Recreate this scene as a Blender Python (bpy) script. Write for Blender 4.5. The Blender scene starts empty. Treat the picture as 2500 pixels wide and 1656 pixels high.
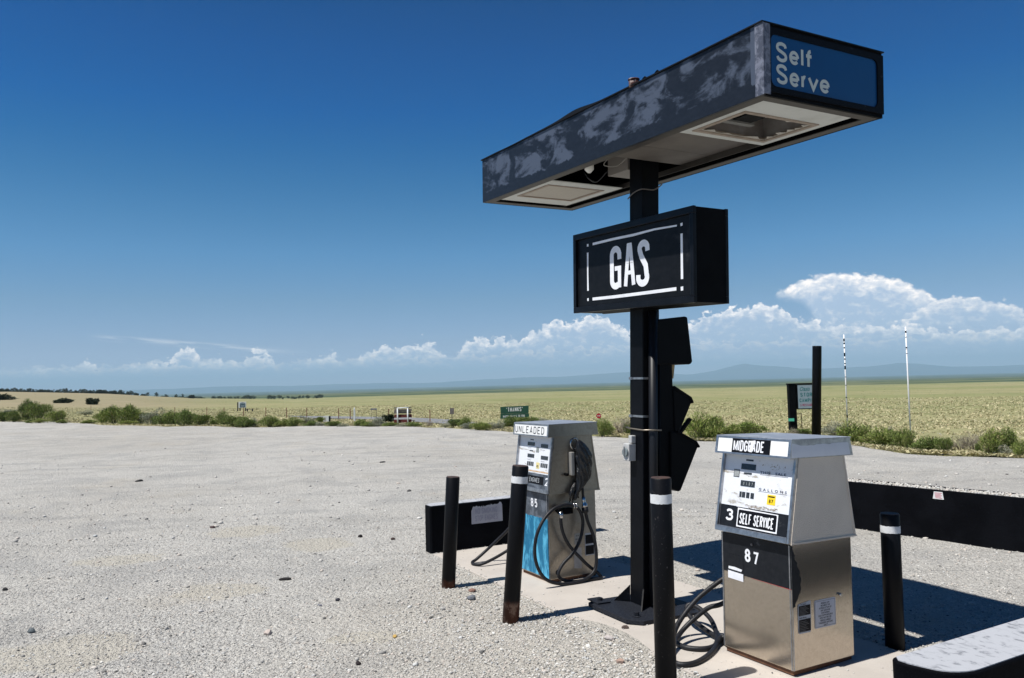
import bpy, bmesh, math, random
import numpy as np
from mathutils import Matrix, Vector
from math import radians as R, sin, cos, pi

# ------------------------------------------------------------------ camera, sky, sun, exposure
SC = bpy.context.scene
COL = SC.collection
PITCH, ROLL, EYE = R(3.184), .0255, 1.75
F = Vector((0, cos(PITCH), sin(PITCH))); R0 = Vector((1, 0, 0)); U0 = R0.cross(F)
CR = cos(ROLL) * R0 - sin(ROLL) * U0; CU = sin(ROLL) * R0 + cos(ROLL) * U0
cam = bpy.data.objects.new("camera", bpy.data.cameras.new("camera")); COL.objects.link(cam)
cam.matrix_world = Matrix(((CR.x, CU.x, -F.x, 0), (CR.y, CU.y, -F.y, 0), (CR.z, CU.z, -F.z, EYE), (0, 0, 0, 1)))
cam.data.sensor_width = 36; cam.data.lens = .76 * 36
cam.data.clip_start = .05; cam.data.clip_end = 90000
SC.camera = cam
SUN_AZ, SUN_EL = 242.7, 63.5          # compass bearing of the sun with +Y as north
sv = Vector((sin(R(SUN_AZ)) * cos(R(SUN_EL)), cos(R(SUN_AZ)) * cos(R(SUN_EL)), sin(R(SUN_EL))))
sun = bpy.data.objects.new("sun", bpy.data.lights.new("sun", 'SUN')); COL.objects.link(sun)
sun.data.energy = 5.0; sun.data.angle = R(.53); sun.data.color = (1, .97, .92)
sun.rotation_euler = sv.to_track_quat('Z', 'Y').to_euler()
SC.view_settings.view_transform = 'Standard'; SC.view_settings.look = 'None'
SC.view_settings.exposure = .30; SC.view_settings.gamma = 1; SC.view_settings.use_curve_mapping = False
SC.cycles.max_bounces = 8; SC.cycles.diffuse_bounces = 3; SC.cycles.glossy_bounces = 3
SC.cycles.volume_bounces = 0; SC.cycles.transparent_max_bounces = 12
SC.cycles.use_denoising = True
SC.cycles.sample_clamp_indirect = 4

world = bpy.data.worlds.new("World"); SC.world = world; world.use_nodes = True
wt = world.node_tree; wt.nodes.clear()
def N(t, typ, **kw):
    n = t.nodes.new(typ)
    for k, v in kw.items(): setattr(n, k, v)
    return n
def ln(t, a, b): t.links.new(a, b)
def val(t, op, a, b=None, c=None, clamp=False):
    n = t.nodes.new('ShaderNodeMath'); n.operation = op; n.use_clamp = clamp
    for i, x in enumerate((a, b, c)):
        if x is None: continue
        if isinstance(x, (int, float)): n.inputs[i].default_value = x
        else: t.links.new(x, n.inputs[i])
    return n.outputs[0]
def sstep(t, x, a, b):
    n = t.nodes.new('ShaderNodeMapRange'); n.interpolation_type = 'SMOOTHSTEP'
    t.links.new(x, n.inputs[0]); n.inputs[1].default_value = a; n.inputs[2].default_value = b
    return n.outputs[0]
def rampnode(t, x, stops, interp='LINEAR'):
    n = t.nodes.new('ShaderNodeValToRGB'); cr = n.color_ramp; cr.interpolation = interp
    while len(cr.elements) < len(stops): cr.elements.new(.5)
    for e, (p, c) in zip(cr.elements, stops):
        e.position = p; e.color = (*c, 1) if len(c) == 3 else c
    t.links.new(x, n.inputs[0]); return n.outputs[0]
def mixc(t, f, a, b, mode='MIX'):
    n = t.nodes.new('ShaderNodeMix'); n.data_type = 'RGBA'; n.blend_type = mode
    if isinstance(f, (int, float)): n.inputs[0].default_value = f
    else: t.links.new(f, n.inputs[0])
    for i, x in ((6, a), (7, b)):
        if isinstance(x, tuple): n.inputs[i].default_value = (*x[:3], 1)
        else: t.links.new(x, n.inputs[i])
    return n.outputs[2]
sky = N(wt, 'ShaderNodeTexSky', sky_type='NISHITA', sun_disc=False)
sky.sun_elevation = R(SUN_EL); sky.sun_rotation = R(SUN_AZ); sky.altitude = 2400; sky.air_density = 1; sky.dust_density = .4; sky.ozone_density = 2
tc = N(wt, 'ShaderNodeTexCoord'); sep = N(wt, 'ShaderNodeSeparateXYZ'); ln(wt, tc.outputs['Generated'], sep.inputs[0])
SX, SY, SZ = sep.outputs
EL = val(wt, 'MULTIPLY', val(wt, 'ARCSINE', SZ), 180 / pi)
AZ = val(wt, 'MULTIPLY', val(wt, 'ARCTAN2', SX, SY), 180 / pi)
SKY_K = 0.08
tint = rampnode(wt, val(wt, 'DIVIDE', EL, 60, clamp=True), [(0, (.90, .86, 1.30)), (.05, (.74, .76, .95)), (.1, (.62, .78, .89)), (.157, (.44, .82, 1.0)), (.2, (.30, .75, .96)), (.241, (.17, .67, .94)), (.282, (.06, .59, .95)), (.322, (.0, .52, .98)), (.391, (.0, .455, .92)), (.5, (.0, .35, .70)), (.75, (.005, .22, .46)), (1, (.01, .17, .36))])
skyc = mixc(wt, 1.0, sky.outputs[0], tint, 'MULTIPLY')

def fcurve(x, pts, lo=-50., hi=50., vmax=10.):
    n = wt.nodes.new('ShaderNodeFloatCurve'); cm = n.mapping; c = cm.curves[0]
    xs = [((a - lo) / (hi - lo), e / vmax) for a, e in pts]
    c.points[0].location = (0, xs[0][1]); c.points[1].location = (1, xs[-1][1])
    for p in xs:
        q = c.points.new(*p); q.handle_type = 'VECTOR'
    for q in c.points: q.handle_type = 'VECTOR'
    cm.update()
    wt.links.new(val(wt, 'DIVIDE', val(wt, 'SUBTRACT', x, lo), hi - lo), n.inputs['Value'])
    return val(wt, 'MULTIPLY', n.outputs[0], vmax)
def noise(t, vec, scale, detail=4, rough=.55, dist=0, w=None, lac=2.):
    n = t.nodes.new('ShaderNodeTexNoise')
    n.inputs['Scale'].default_value = scale; n.inputs['Detail'].default_value = detail
    n.inputs['Roughness'].default_value = rough; n.inputs['Distortion'].default_value = dist; n.inputs['Lacunarity'].default_value = lac
    if vec is not None: t.links.new(vec, n.inputs['Vector'])
    return n.outputs['Fac']
def comb(t, x, y, z=0.):
    n = t.nodes.new('ShaderNodeCombineXYZ')
    for i, v in enumerate((x, y, z)):
        if isinstance(v, (int, float)): n.inputs[i].default_value = v
        else: t.links.new(v, n.inputs[i])
    return n.outputs[0]
def cloud(base, top, bot, seed, amp=.45, soft=.10, op=1., fade=.9, bright=1., freq=.9, deep=1.):
    """cumulus bank: its top edge follows `top` (azimuth, elevation), its foot `bot`."""
    cv = comb(wt, AZ, val(wt, 'MULTIPLY', EL, 1.25), seed)
    n1 = noise(wt, cv, freq, 5, .56, .25)
    vo = wt.nodes.new('ShaderNodeTexVoronoi'); vo.feature = 'SMOOTH_F1'; vo.inputs['Scale'].default_value = 1.9; vo.inputs['Smoothness'].default_value = .35
    wn = wt.nodes.new('ShaderNodeTexNoise'); wn.inputs['Scale'].default_value = 2.2; wn.inputs['Detail'].default_value = 4
    wt.links.new(cv, wn.inputs['Vector'])
    va = wt.nodes.new('ShaderNodeVectorMath'); va.operation = 'MULTIPLY_ADD'
    wt.links.new(wn.outputs['Color'], va.inputs[0]); va.inputs[1].default_value = (.55, .55, .55); wt.links.new(cv, va.inputs[2])
    wt.links.new(va.outputs[0], vo.inputs['Vector'])
    T = fcurve(AZ, top); B = fcurve(AZ, bot)
    puff = val(wt, 'SUBTRACT', .45, vo.outputs['Distance'])
    edge = val(wt, 'ADD', val(wt, 'MULTIPLY', val(wt, 'SUBTRACT', n1, .47), amp * 6.5), val(wt, 'MULTIPLY', puff, amp * 1.6))
    h = val(wt, 'ADD', val(wt, 'SUBTRACT', T, EL), edge)              # degrees below the cloud's top
    m = sstep(wt, h, -.02, soft)
    hb = val(wt, 'ADD', val(wt, 'SUBTRACT', EL, B), val(wt, 'MULTIPLY', val(wt, 'SUBTRACT', n1, .5), .8))
    mb = sstep(wt, hb, -.25, fade)
    thick = sstep(wt, val(wt, 'SUBTRACT', T, B), .05, .5)
    mask = val(wt, 'MULTIPLY', val(wt, 'MULTIPLY', val(wt, 'MULTIPLY', m, mb), thick), op)
    n2 = noise(wt, comb(wt, val(wt, 'ADD', AZ, .12), val(wt, 'MULTIPLY', EL, 1.5), seed + 3), 1.6, 6, .6, .3)
    lit = val(wt, 'ADD', val(wt, 'MULTIPLY', sstep(wt, h, deep, .05), .80), val(wt, 'MULTIPLY', val(wt, 'SUBTRACT', n2, .50), 2.2))  # painted shading: sunlit tops and shaded feet put into the cloud colour
    lit = val(wt, 'ADD', lit, val(wt, 'MULTIPLY', puff, .35), clamp=True)
    cc = rampnode(wt, lit, [(0, (.40, .51, .67)), (.35, (.58, .64, .74)), (.7, (.82 * bright, .82 * bright, .85 * bright)), (1, (1.12 * bright, 1.04 * bright, .98 * bright))])
    k = N(wt, 'ShaderNodeVectorMath', operation='SCALE'); wt.links.new(cc, k.inputs[0]); k.inputs['Scale'].default_value = 1 / SKY_K
    return mixc(wt, mask, base, k.outputs[0])
FT = [(-50, 0), (50, 0)]
A_TOP = [(-37.6, 1.75), (-33.4, 1.35), (-32, 1.6), (-30.9, 1.75), (-29.7, 1.5), (-28.8, 2.1), (-28.3, 1.9), (-27.7, 1.3), (-26.5, 1.5), (-25.4, 1.9), (-24.4, 1.9), (-23.6, 2.1), (-23, 2.8), (-22.2, 2.8), (-21.7, 2.0), (-20.8, 2.3), (-20.3, 1.8), (-19.7, 2.4), (-19.2, 1.6), (-18.6, 2.6), (-17.4, 2.6), (-16.9, 1.4), (-16.1, 1.8), (-15.1, 1.6), (-14.2, 2.25), (-12.7, 2.25), (-12.1, 1.4), (-11.2, 2.0), (-10.2, 2.6), (-9, 2.8), (-7.4, 2.85), (-6.2, 3.2), (-5.2, 2.4), (-4.6, 1.9), (-3.6, 2.7), (-2.7, 3.3), (-1.4, 3.05), (-.7, 3.35), (.5, 3.1), (2.1, 3.9), (3.4, 4.6), (4.1, 4.3), (5, 4.35), (6.3, 4.8), (7.2, 4.3), (8.5, 3.4), (10, 3.9), (12.5, 3.9), (14.3, 4.6), (15.5, 4.75), (16.7, 4.9), (17.9, 5.0), (19, 4.8), (20.2, 4.1), (22, 3.5), (27.5, 3.3), (29, 2.7), (36, 2.6), (48, 2.5)]
A_BOT = [(-50, 1.2), (-33, 1.25), (-23, 1.3), (-9, 1.6), (.5, 2.1), (8, 2.0), (13, 2.1), (19, 2.2), (24, 2.1), (32, 1.6), (50, 1.5)]
B_TOP = [(17.8, 2), (18.3, 5.5), (19.2, 6.0), (20.2, 6.5), (21.4, 6.75), (22.8, 7.0), (24, 6.8), (25.2, 6.6), (26.7, 6.1), (27.9, 5.6), (28.4, 5.1), (29.2, 4.2), (30, 3.4), (31, 2)]
B_BOT = [(17.8, 5.7), (18.6, 5.6), (19.2, 5.4), (20.2, 5.05), (21.0, 4.5), (21.6, 3.0), (22.5, 2.4), (27, 2.2), (29, 2.6), (31, 2.6)]
C_TOP = [(26.2, 2.5), (27.1, 4.0), (28.6, 4.5), (29.6, 4.75), (31, 4.65), (32, 4.2), (32.6, 4.3), (33.1, 3.9), (33.5, 3.6), (36.3, 3.0), (41, 2.2), (44, 1)]
C_BOT = [(26.2, 2.8), (28, 2.5), (31.8, 2.0), (34, 2.4), (40, 2.0), (44, 1.5)]
c0 = skyc
# thin streak of cirrus low on the left, and a wisp at the far right
ci = noise(wt, comb(wt, val(wt, 'MULTIPLY', AZ, .22), val(wt, 'MULTIPLY', val(wt, 'ADD', EL, val(wt, 'MULTIPLY', AZ, .085)), 3.2), 4.), 1.3, 5, .6)
line = val(wt, 'ABSOLUTE', val(wt, 'ADD', val(wt, 'SUBTRACT', EL, 1.22), val(wt, 'MULTIPLY', AZ, .085)))
cm_ = val(wt, 'MULTIPLY', val(wt, 'MULTIPLY', sstep(wt, line, .32, .0), sstep(wt, ci, .38, .62)), val(wt, 'MULTIPLY', sstep(wt, AZ, -29, -26.5), sstep(wt, AZ, -14, -20)))
c0 = mixc(wt, val(wt, 'MULTIPLY', cm_, .55), c0, (.72 / SKY_K, .74 / SKY_K, .80 / SKY_K))
c0 = cloud(c0, B_TOP, B_BOT, 21., .20, .34, 1., .8, 1., .8, 2.1)
c0 = cloud(c0, C_TOP, C_BOT, 33., .26, .30, .95, 1.0, 1., 1.0, 1.1)
c0 = cloud(c0, A_TOP, A_BOT, 7., .35, .26, .88, .4, 1.05, 1.5, 1.3)
A_LOW = [(-50, 1.75), (-33, 1.6), (-29, 1.75), (-24, 1.9), (-18, 1.85), (-12, 1.9), (-4, 2.05), (2, 2.3), (9, 2.4), (20, 2.4), (32, 2.2), (50, 2)]
c0 = cloud(c0, A_LOW, [(-50, .6), (50, .9)], 55., .30, .16, .55, .7, .9, 1.5, .6)
bg = N(wt, 'ShaderNodeBackground'); bg.inputs['Strength'].default_value = SKY_K
ln(wt, c0, bg.inputs['Color'])
ow = N(wt, 'ShaderNodeOutputWorld'); ln(wt, bg.outputs[0], ow.inputs[0])
world.cycles.sampling_method = 'MANUAL'; world.cycles.sample_map_resolution = 512

# ------------------------------------------------------------------ helpers
rng = np.random.default_rng(11); random.seed(5)
def mesh_np(name, V, Fc, nside):
    me = bpy.data.meshes.new(name); V = np.asarray(V, np.float32); Fc = np.asarray(Fc, np.int32)
    me.vertices.add(len(V)); me.vertices.foreach_set('co', V.ravel())
    me.loops.add(Fc.size); me.loops.foreach_set('vertex_index', Fc.ravel())
    me.polygons.add(len(Fc)); me.polygons.foreach_set('loop_start', np.arange(0, Fc.size, nside, dtype=np.int32))
    me.update(calc_edges=True); me.validate(); return me
def link(o, parent=None):
    COL.objects.link(o)
    if parent is not None: o.parent = parent
    return o
def tag(o, label=None, cat=None, group=None, kind=None):
    if label: o['label'] = label
    if cat: o['category'] = cat
    if group: o['group'] = group
    if kind: o['kind'] = kind
    return o
def frame(yaw, tx=0, ty=0):
    a = Vector((cos(yaw), sin(yaw), 0)); b = Vector((-sin(yaw), cos(yaw), 0)); k = Vector((0, 0, 1))
    a = (a + tx * k).normalized(); b = b - a * a.dot(b) + ty * k; b = (b - a * a.dot(b)).normalized(); k = a.cross(b)
    return a, b, k
def mat4(a, b, k, o):
    return Matrix(((a[0], b[0], k[0], o[0]), (a[1], b[1], k[1], o[1]), (a[2], b[2], k[2], o[2]), (0, 0, 0, 1)))
def thing(name, label, cat, loc, yaw=0, tx=0, ty=0, group=None):
    o = bpy.data.objects.new(name, None); COL.objects.link(o); o.empty_display_size = .1
    o.matrix_world = mat4(*frame(yaw, tx, ty), loc); return tag(o, label, cat, group)
I4 = Matrix.Identity(4)
class MB:
    def __init__(s): s.bm = bmesh.new()
    def poly(s, pts, M=I4): 
        return s.bm.faces.new([s.bm.verts.new(M @ Vector(p)) for p in pts])
    def hexa(s, P, M=I4):   # P: 4 bottom ccw, 4 top ccw
        v = [s.bm.verts.new(M @ Vector(p)) for p in P]
        for f in ((3, 2, 1, 0), (4, 5, 6, 7), (0, 1, 5, 4), (1, 2, 6, 5), (2, 3, 7, 6), (3, 0, 4, 7)): s.bm.faces.new([v[i] for i in f])
        return s
    def box(s, x0, x1, y0, y1, z0, z1, M=I4):
        return s.hexa([(x0, y0, z0), (x1, y0, z0), (x1, y1, z0), (x0, y1, z0), (x0, y0, z1), (x1, y0, z1), (x1, y1, z1), (x0, y1, z1)], M)
    def frus(s, bx, by, z0, tx, ty, z1, M=I4):
        return s.hexa([(-bx, -by, z0), (bx, -by, z0), (bx, by, z0), (-bx, by, z0), (-tx, -ty, z1), (tx, -ty, z1), (tx, ty, z1), (-tx, ty, z1)], M)
    def prism(s, pts, h0, h1, M=I4):     # 2D outline extruded along local z from h0 to h1
        n = len(pts); a = [s.bm.verts.new(M @ Vector((p[0], p[1], h0))) for p in pts]; b = [s.bm.verts.new(M @ Vector((p[0], p[1], h1))) for p in pts]
        s.bm.faces.new(a[::-1]); s.bm.faces.new(b)
        for i in range(n): s.bm.faces.new((a[i], a[(i + 1) % n], b[(i + 1) % n], b[i]))
        return s
    def tube(s, pts, r, n=10, M=I4, cap=True):
        P = [Vector(p) for p in pts]; T = []
        for i in range(len(P)): T.append((P[min(i + 1, len(P) - 1)] - P[max(i - 1, 0)]).normalized())
        up = Vector((0, 0, 1)) if abs(T[0].z) < .9 else Vector((1, 0, 0)); rings = []
        nrm = (up - T[0] * up.dot(T[0])).normalized()
        for i, p in enumerate(P):
            nrm = (nrm - T[i] * nrm.dot(T[i])).normalized(); bi = T[i].cross(nrm); rr = r[i] if isinstance(r, (list, tuple)) else r
            rings.append([s.bm.verts.new(M @ (p + (nrm * cos(2 * pi * k / n) + bi * sin(2 * pi * k / n)) * rr)) for k in range(n)])
        for a, b in zip(rings, rings[1:]):
            for k in range(n):
                f = s.bm.faces.new((a[k], a[(k + 1) % n], b[(k + 1) % n], b[k])); f.smooth = True
        if cap: s.bm.faces.new(rings[0][::-1]); s.bm.faces.new(rings[-1])
        return s
    def cyl(s, p0, p1, r, n=16, M=I4): return s.tube([p0, p1], r, n, M)
    def build(s, name, m, parent=None, bevel=0, seg=2):
        bmesh.ops.recalc_face_normals(s.bm, faces=s.bm.faces)
        me = bpy.data.meshes.new(name); s.bm.to_mesh(me); s.bm.free(); o = bpy.data.objects.new(name, me)
        me.materials.append(m); link(o, parent)
        if bevel:
            b = o.modifiers.new('bevel', 'BEVEL'); b.width = bevel; b.segments = seg; b.limit_method = 'ANGLE'; b.angle_limit = R(40)
        return o
def spline(P, per=8):
    P = [Vector(p) for p in P]; out = []
    for i in range(len(P) - 1):
        a = P[max(i - 1, 0)]; b = P[i]; c = P[i + 1]; d = P[min(i + 2, len(P) - 1)]
        for k in range(per):
            t = k / per; out.append(.5 * ((2 * b) + (c - a) * t + (2 * a - 5 * b + 4 * c - d) * t * t + (3 * b - a - 3 * c + d) * t ** 3))
    out.append(P[-1]); return out
def rrect(x0, y0, x1, y1, r, n=5):
    out = []
    for cx, cy, a0 in ((x1 - r, y0 + r, -90), (x1 - r, y1 - r, 0), (x0 + r, y1 - r, 90), (x0 + r, y0 + r, 180)):
        for k in range(n + 1):
            a = R(a0 + 90 * k / n); out.append((cx + r * cos(a), cy + r * sin(a)))
    return out
# lettering: typed with the built-in font, or drawn as heavy strokes for the block letters
def typed(mb, s, x, y, h, M=I4, sx=1., bold=0., z=0., align='LEFT', shear=0., space=1.):
    c = bpy.data.curves.new('t', 'FONT'); c.body = s; c.size = 1; c.offset = bold; c.align_x = align; c.shear = shear; c.space_character = space; c.resolution_u = 3
    o = bpy.data.objects.new('t', c); COL.objects.link(o)
    me = bpy.data.meshes.new_from_object(o); 
    n0 = len(mb.bm.verts); mb.bm.from_mesh(me); mb.bm.verts.ensure_lookup_table()
    k = h / .72
    for v in mb.bm.verts[n0:]: v.co = M @ Vector((x + v.co.x * k * sx, y + v.co.y * k, z))
    bpy.data.objects.remove(o); bpy.data.curves.remove(c); bpy.data.meshes.remove(me)
def arc(cx, cy, rx, ry, a0, a1, n=8):
    n *= 2
    return [(cx + rx * cos(R(a0 + (a1 - a0) * i / n)), cy + ry * sin(R(a0 + (a1 - a0) * i / n))) for i in range(n + 1)]
def smooth2(P, n=5):
    Q = spline([(p[0], p[1], 0) for p in P], n); return [(q.x, q.y) for q in Q]
BL = {  # centre lines in a unit box
 'A': [[(0, 0), (.5, 1), (1, 0)], [(.2, .3), (.8, .3)]],
 'C': [arc(.5, .72, .5, .28, 10, 180) + arc(.5, .28, .5, .28, 180, 350)],
 'D': [[(0, 0), (0, 1), (.55, 1)] + arc(.55, .65, .45, .35, 90, 0, 5) + arc(.55, .35, .45, .35, 0, -90, 5) + [(0, 0)]],
 'E': [[(1, 1), (0, 1), (0, 0), (1, 0)], [(0, .52), (.8, .52)]],
 'F': [[(1, 1), (0, 1), (0, 0)], [(0, .52), (.8, .52)]],
 'G': [arc(.5, .74, .5, .26, 5, 180) + arc(.5, .26, .5, .26, 180, 360) + [(1, .46), (.55, .46)]],
 'H': [[(0, 0), (0, 1)], [(1, 0), (1, 1)], [(0, .5), (1, .5)]],
 'I': [[(.5, 0), (.5, 1)]],
 'K': [[(0, 0), (0, 1)], [(1, 1), (.05, .42)], [(.35, .6), (1, 0)]],
 'L': [[(0, 1), (0, 0), (1, 0)]],
 'M': [[(0, 0), (0, 1)], [(0, .98), (.5, .12), (1, .98)], [(1, 1), (1, 0)]],
 'N': [[(0, 0), (0, 1)], [(0, .97), (1, .03)], [(1, 0), (1, 1)]],
 'O': [arc(.5, .7, .5, .3, 0, 180) + arc(.5, .3, .5, .3, 180, 360) + [(1, .7)]],
 'P': [[(0, 0), (0, 1), (.6, 1)] + arc(.6, .76, .4, .24, 90, -90, 6) + [(0, .52)]],
 'R': [[(0, 0), (0, 1), (.6, 1)] + arc(.6, .76, .4, .24, 90, -90, 6) + [(0, .52)], [(.5, .5), (1, 0)]],
 'S': [smooth2([(.96, .78), (.86, .93), (.5, 1), (.14, .93), (.02, .76), (.16, .61), (.5, .51), (.84, .40), (.98, .24), (.86, .07), (.5, 0), (.14, .07), (.03, .22)])],
 'T': [[(.5, 0), (.5, 1)], [(0, 1), (1, 1)]],
 'U': [[(0, 1), (0, .28)] + arc(.5, .28, .5, .28, 180, 360) + [(1, 1)]],
 'V': [[(0, 1), (.5, 0), (1, 1)]],
 'Y': [[(0, 1), (.5, .5), (1, 1)], [(.5, .5), (.5, 0)]],
 '2': [arc(.5, .74, .5, .26, 170, -20, 8) + [(0, 0), (1, 0)]],
 '3': [smooth2([(.04, .84), (.2, .97), (.5, 1), (.82, .93), (.92, .76), (.78, .58), (.45, .53)]), smooth2([(.45, .53), (.84, .46), (1, .27), (.84, .06), (.5, 0), (.18, .03), (0, .17)])],
 '5': [[(.95, 1), (.12, 1), (.05, .56)] + arc(.48, .33, .5, .33, 120, -150, 8)],
 '7': [[(0, 1), (1, 1), (.35, 0)]],
 '8': [arc(.5, .76, .44, .24, -90, 270, 12), arc(.5, .26, .5, .26, 90, 450, 12)],
 '"': [[(.2, 1), (.2, .8)], [(.8, 1), (.8, .8)]], '&': [[(0, .3), (.5, 1), (1, .3), (0, 0), (1, 0)]],
}
def stroke(mb, P, w, M=I4, z=0.):
    P = [Vector((p[0], p[1])) for p in P]
    Q = [P[0]]
    for p in P[1:]:
        if (p - Q[-1]).length > 1e-5: Q.append(p)
    P = Q
    closed = (P[0] - P[-1]).length < w * .2
    L, Rr = [], []
    n = len(P)
    for i in range(n):
        if closed: a = P[i] - P[i - 1 if i > 0 else n - 2]; b = P[(i + 1) if i < n - 1 else 1] - P[i]
        else: a = P[i] - P[i - 1] if i else P[1] - P[0]; b = P[i + 1] - P[i] if i < n - 1 else a
        a = a.normalized(); b = b.normalized(); na = Vector((-a.y, a.x)); nb = Vector((-b.y, b.x)); m = na + nb
        m = m.normalized() if m.length > .3 else na
        k = 1 / max(.45, m.dot(na)); L.append(P[i] + m * w / 2 * k); Rr.append(P[i] - m * w / 2 * k)
    for i in range(n - 1):
        q = [L[i], Rr[i], Rr[i + 1], L[i + 1]]
        try: mb.poly([(p.x, p.y, z + i * .000022) for p in q], M)
        except ValueError: pass
def block(mb, s, x, y, w, h, st, gap, M=I4, z=0.):
    """letters w wide and h tall whose strokes are st thick"""
    k = 0
    for ch in s:
        if ch == ' ': x += w * .55 + gap; continue
        if ch in 'I"': ww = st if ch == 'I' else w * .5
        else: ww = w * (1.28 if ch == 'M' else 1)
        for pl in BL[ch]:
            k += 1
            stroke(mb, [(x + st / 2 + p[0] * max(ww - st, 0) if ch != 'I' else x + st / 2, y + st / 2 + p[1] * (h - st)) for p in pl], st, M, z + (k % 5) * .00012)
        x += ww + gap
    return x
def panelM(o, ux, uy):
    ux = Vector(ux).normalized(); uy = Vector(uy); uy = (uy - ux * ux.dot(uy)).normalized(); return mat4(ux, uy, ux.cross(uy), o)

# ------------------------------------------------------------------ materials
def mat(name, col, rough=.6, metal=0., spec=.5, var=None, vscale=8., vamt=.5, bump=0., bscale=40., island=0., coat=0., detail=6, contrast=(.35, .65), stretch=None):
    m = bpy.data.materials.new(name); m.use_nodes = True; t = m.node_tree; b = t.nodes['Principled BSDF']
    b.inputs['Roughness'].default_value = rough; b.inputs['Metallic'].default_value = metal; b.inputs['Specular IOR Level'].default_value = spec
    b.inputs['Coat Weight'].default_value = coat
    tc = N(t, 'ShaderNodeTexCoord'); vec = tc.outputs['Object']
    if stretch:
        mp = N(t, 'ShaderNodeMapping'); mp.inputs['Scale'].default_value = stretch; ln(t, vec, mp.inputs[0]); vec = mp.outputs[0]
    c = None
    if var:
        f = sstep(t, noise(t, vec, vscale, detail, .6, .3), *contrast)
        c = mixc(t, val(t, 'MULTIPLY', f, vamt), tuple(col), tuple(var))
    if island:
        g = N(t, 'ShaderNodeNewGeometry'); hv = N(t, 'ShaderNodeHueSaturation')
        hv.inputs['Color'].default_value = (*col, 1)
        if c is not None: ln(t, c, hv.inputs['Color'])
        mr = N(t, 'ShaderNodeMapRange'); ln(t, g.outputs['Random Per Island'], mr.inputs[0]); mr.inputs[3].default_value = 1 - island; mr.inputs[4].default_value = 1 + island
        ln(t, mr.outputs[0], hv.inputs['Value']); c = hv.outputs[0]
    if c is None: b.inputs['Base Color'].default_value = (*col, 1)
    else: ln(t, c, b.inputs['Base Color'])
    if bump:
        bn = N(t, 'ShaderNodeBump'); bn.inputs['Strength'].default_value = bump; bn.inputs['Distance'].default_value = .01
        ln(t, noise(t, vec, bscale, 6, .65), bn.inputs['Height']); ln(t, bn.outputs[0], b.inputs['Normal'])
    return m
BLACK = mat('black_paint', (.0022, .0024, .0033), .6, spec=.06, var=(.0050, .0056, .007), vscale=5, bump=.15, bscale=30)
BLACKR = mat('rough_black_paint', (.012, .013, .017), .6, var=(.05, .05, .055), vscale=60, vamt=.6, contrast=(.62, .75), bump=.5, bscale=80)
WHITE = mat('white_paint', (.80, .80, .80), .5, var=(.62, .62, .62), vscale=12)
BWHITE = mat('brushed_white_paint', (.86, .87, .90), .55, var=(.66, .67, .70), vscale=9, vamt=.5)
ALU = mat('aluminium_trim', (.46, .47, .49), .36, .9, var=(.27, .28, .30), vscale=22, vamt=.8)
CHROME = mat('bright_metal', (.62, .62, .62), .2, 1., var=(.3, .3, .3), vscale=40)
RUBBER = mat('black_rubber', (.008, .008, .010), .5, spec=.35, var=(.02, .02, .024), vscale=40, bump=.2, bscale=90)
PLASTIC = mat('crumpled_black_plastic', (.010, .010, .011), .16, bump=1., bscale=28)
RUST = mat('rusted_iron', (.11, .045, .022), .85, var=(.20, .10, .05), vscale=30, bump=.4, bscale=60)
GLASSD = mat('dark_display', (.022, .026, .030), .22, var=(.06, .065, .07), vscale=60)
CONC = mat('pale_concrete', (.47, .43, .385), .9, var=(.38, .345, .31), vscale=3, bump=.35, bscale=120, detail=9)
YELLOW = mat('yellow_sticker', (.85, .60, .02), .5)
INKB = mat('black_lettering', (.005, .0055, .008), .5, spec=.15)
RED = mat('red_paint', (.45, .03, .04), .5)
WOOD = mat('bare_wood', (.40, .27, .12), .7, var=(.25, .16, .08), vscale=20)
GREYP = mat('grey_sticker', (.42, .45, .50), .55, var=(.33, .36, .40), vscale=25)
def worn(name, dark, light, scale, lo, hi, stretch=(1, 1, 1), extra=None, rough=.45, spec=.22):
    m = bpy.data.materials.new(name); m.use_nodes = True; t = m.node_tree; b = t.nodes['Principled BSDF']
    tc = N(t, 'ShaderNodeTexCoord'); mp = N(t, 'ShaderNodeMapping'); mp.inputs['Scale'].default_value = stretch; ln(t, tc.outputs['Object'], mp.inputs[0])
    n1 = noise(t, mp.outputs[0], scale, 6, .6, .55); n2 = noise(t, mp.outputs[0], scale * 7, 5, .65)
    f = val(t, 'ADD', n1, val(t, 'MULTIPLY', val(t, 'SUBTRACT', n2, .5), .16))
    if extra: f = extra(t, tc.outputs['Object'], f)
    c = mixc(t, sstep(t, f, lo, hi), dark, light)
    c = mixc(t, val(t, 'MULTIPLY', sstep(t, n2, .3, .75), .14), c, tuple(x * .62 for x in light))
    ln(t, c, b.inputs['Base Color']); b.inputs['Roughness'].default_value = rough; b.inputs['Specular IOR Level'].default_value = spec; return m
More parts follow.
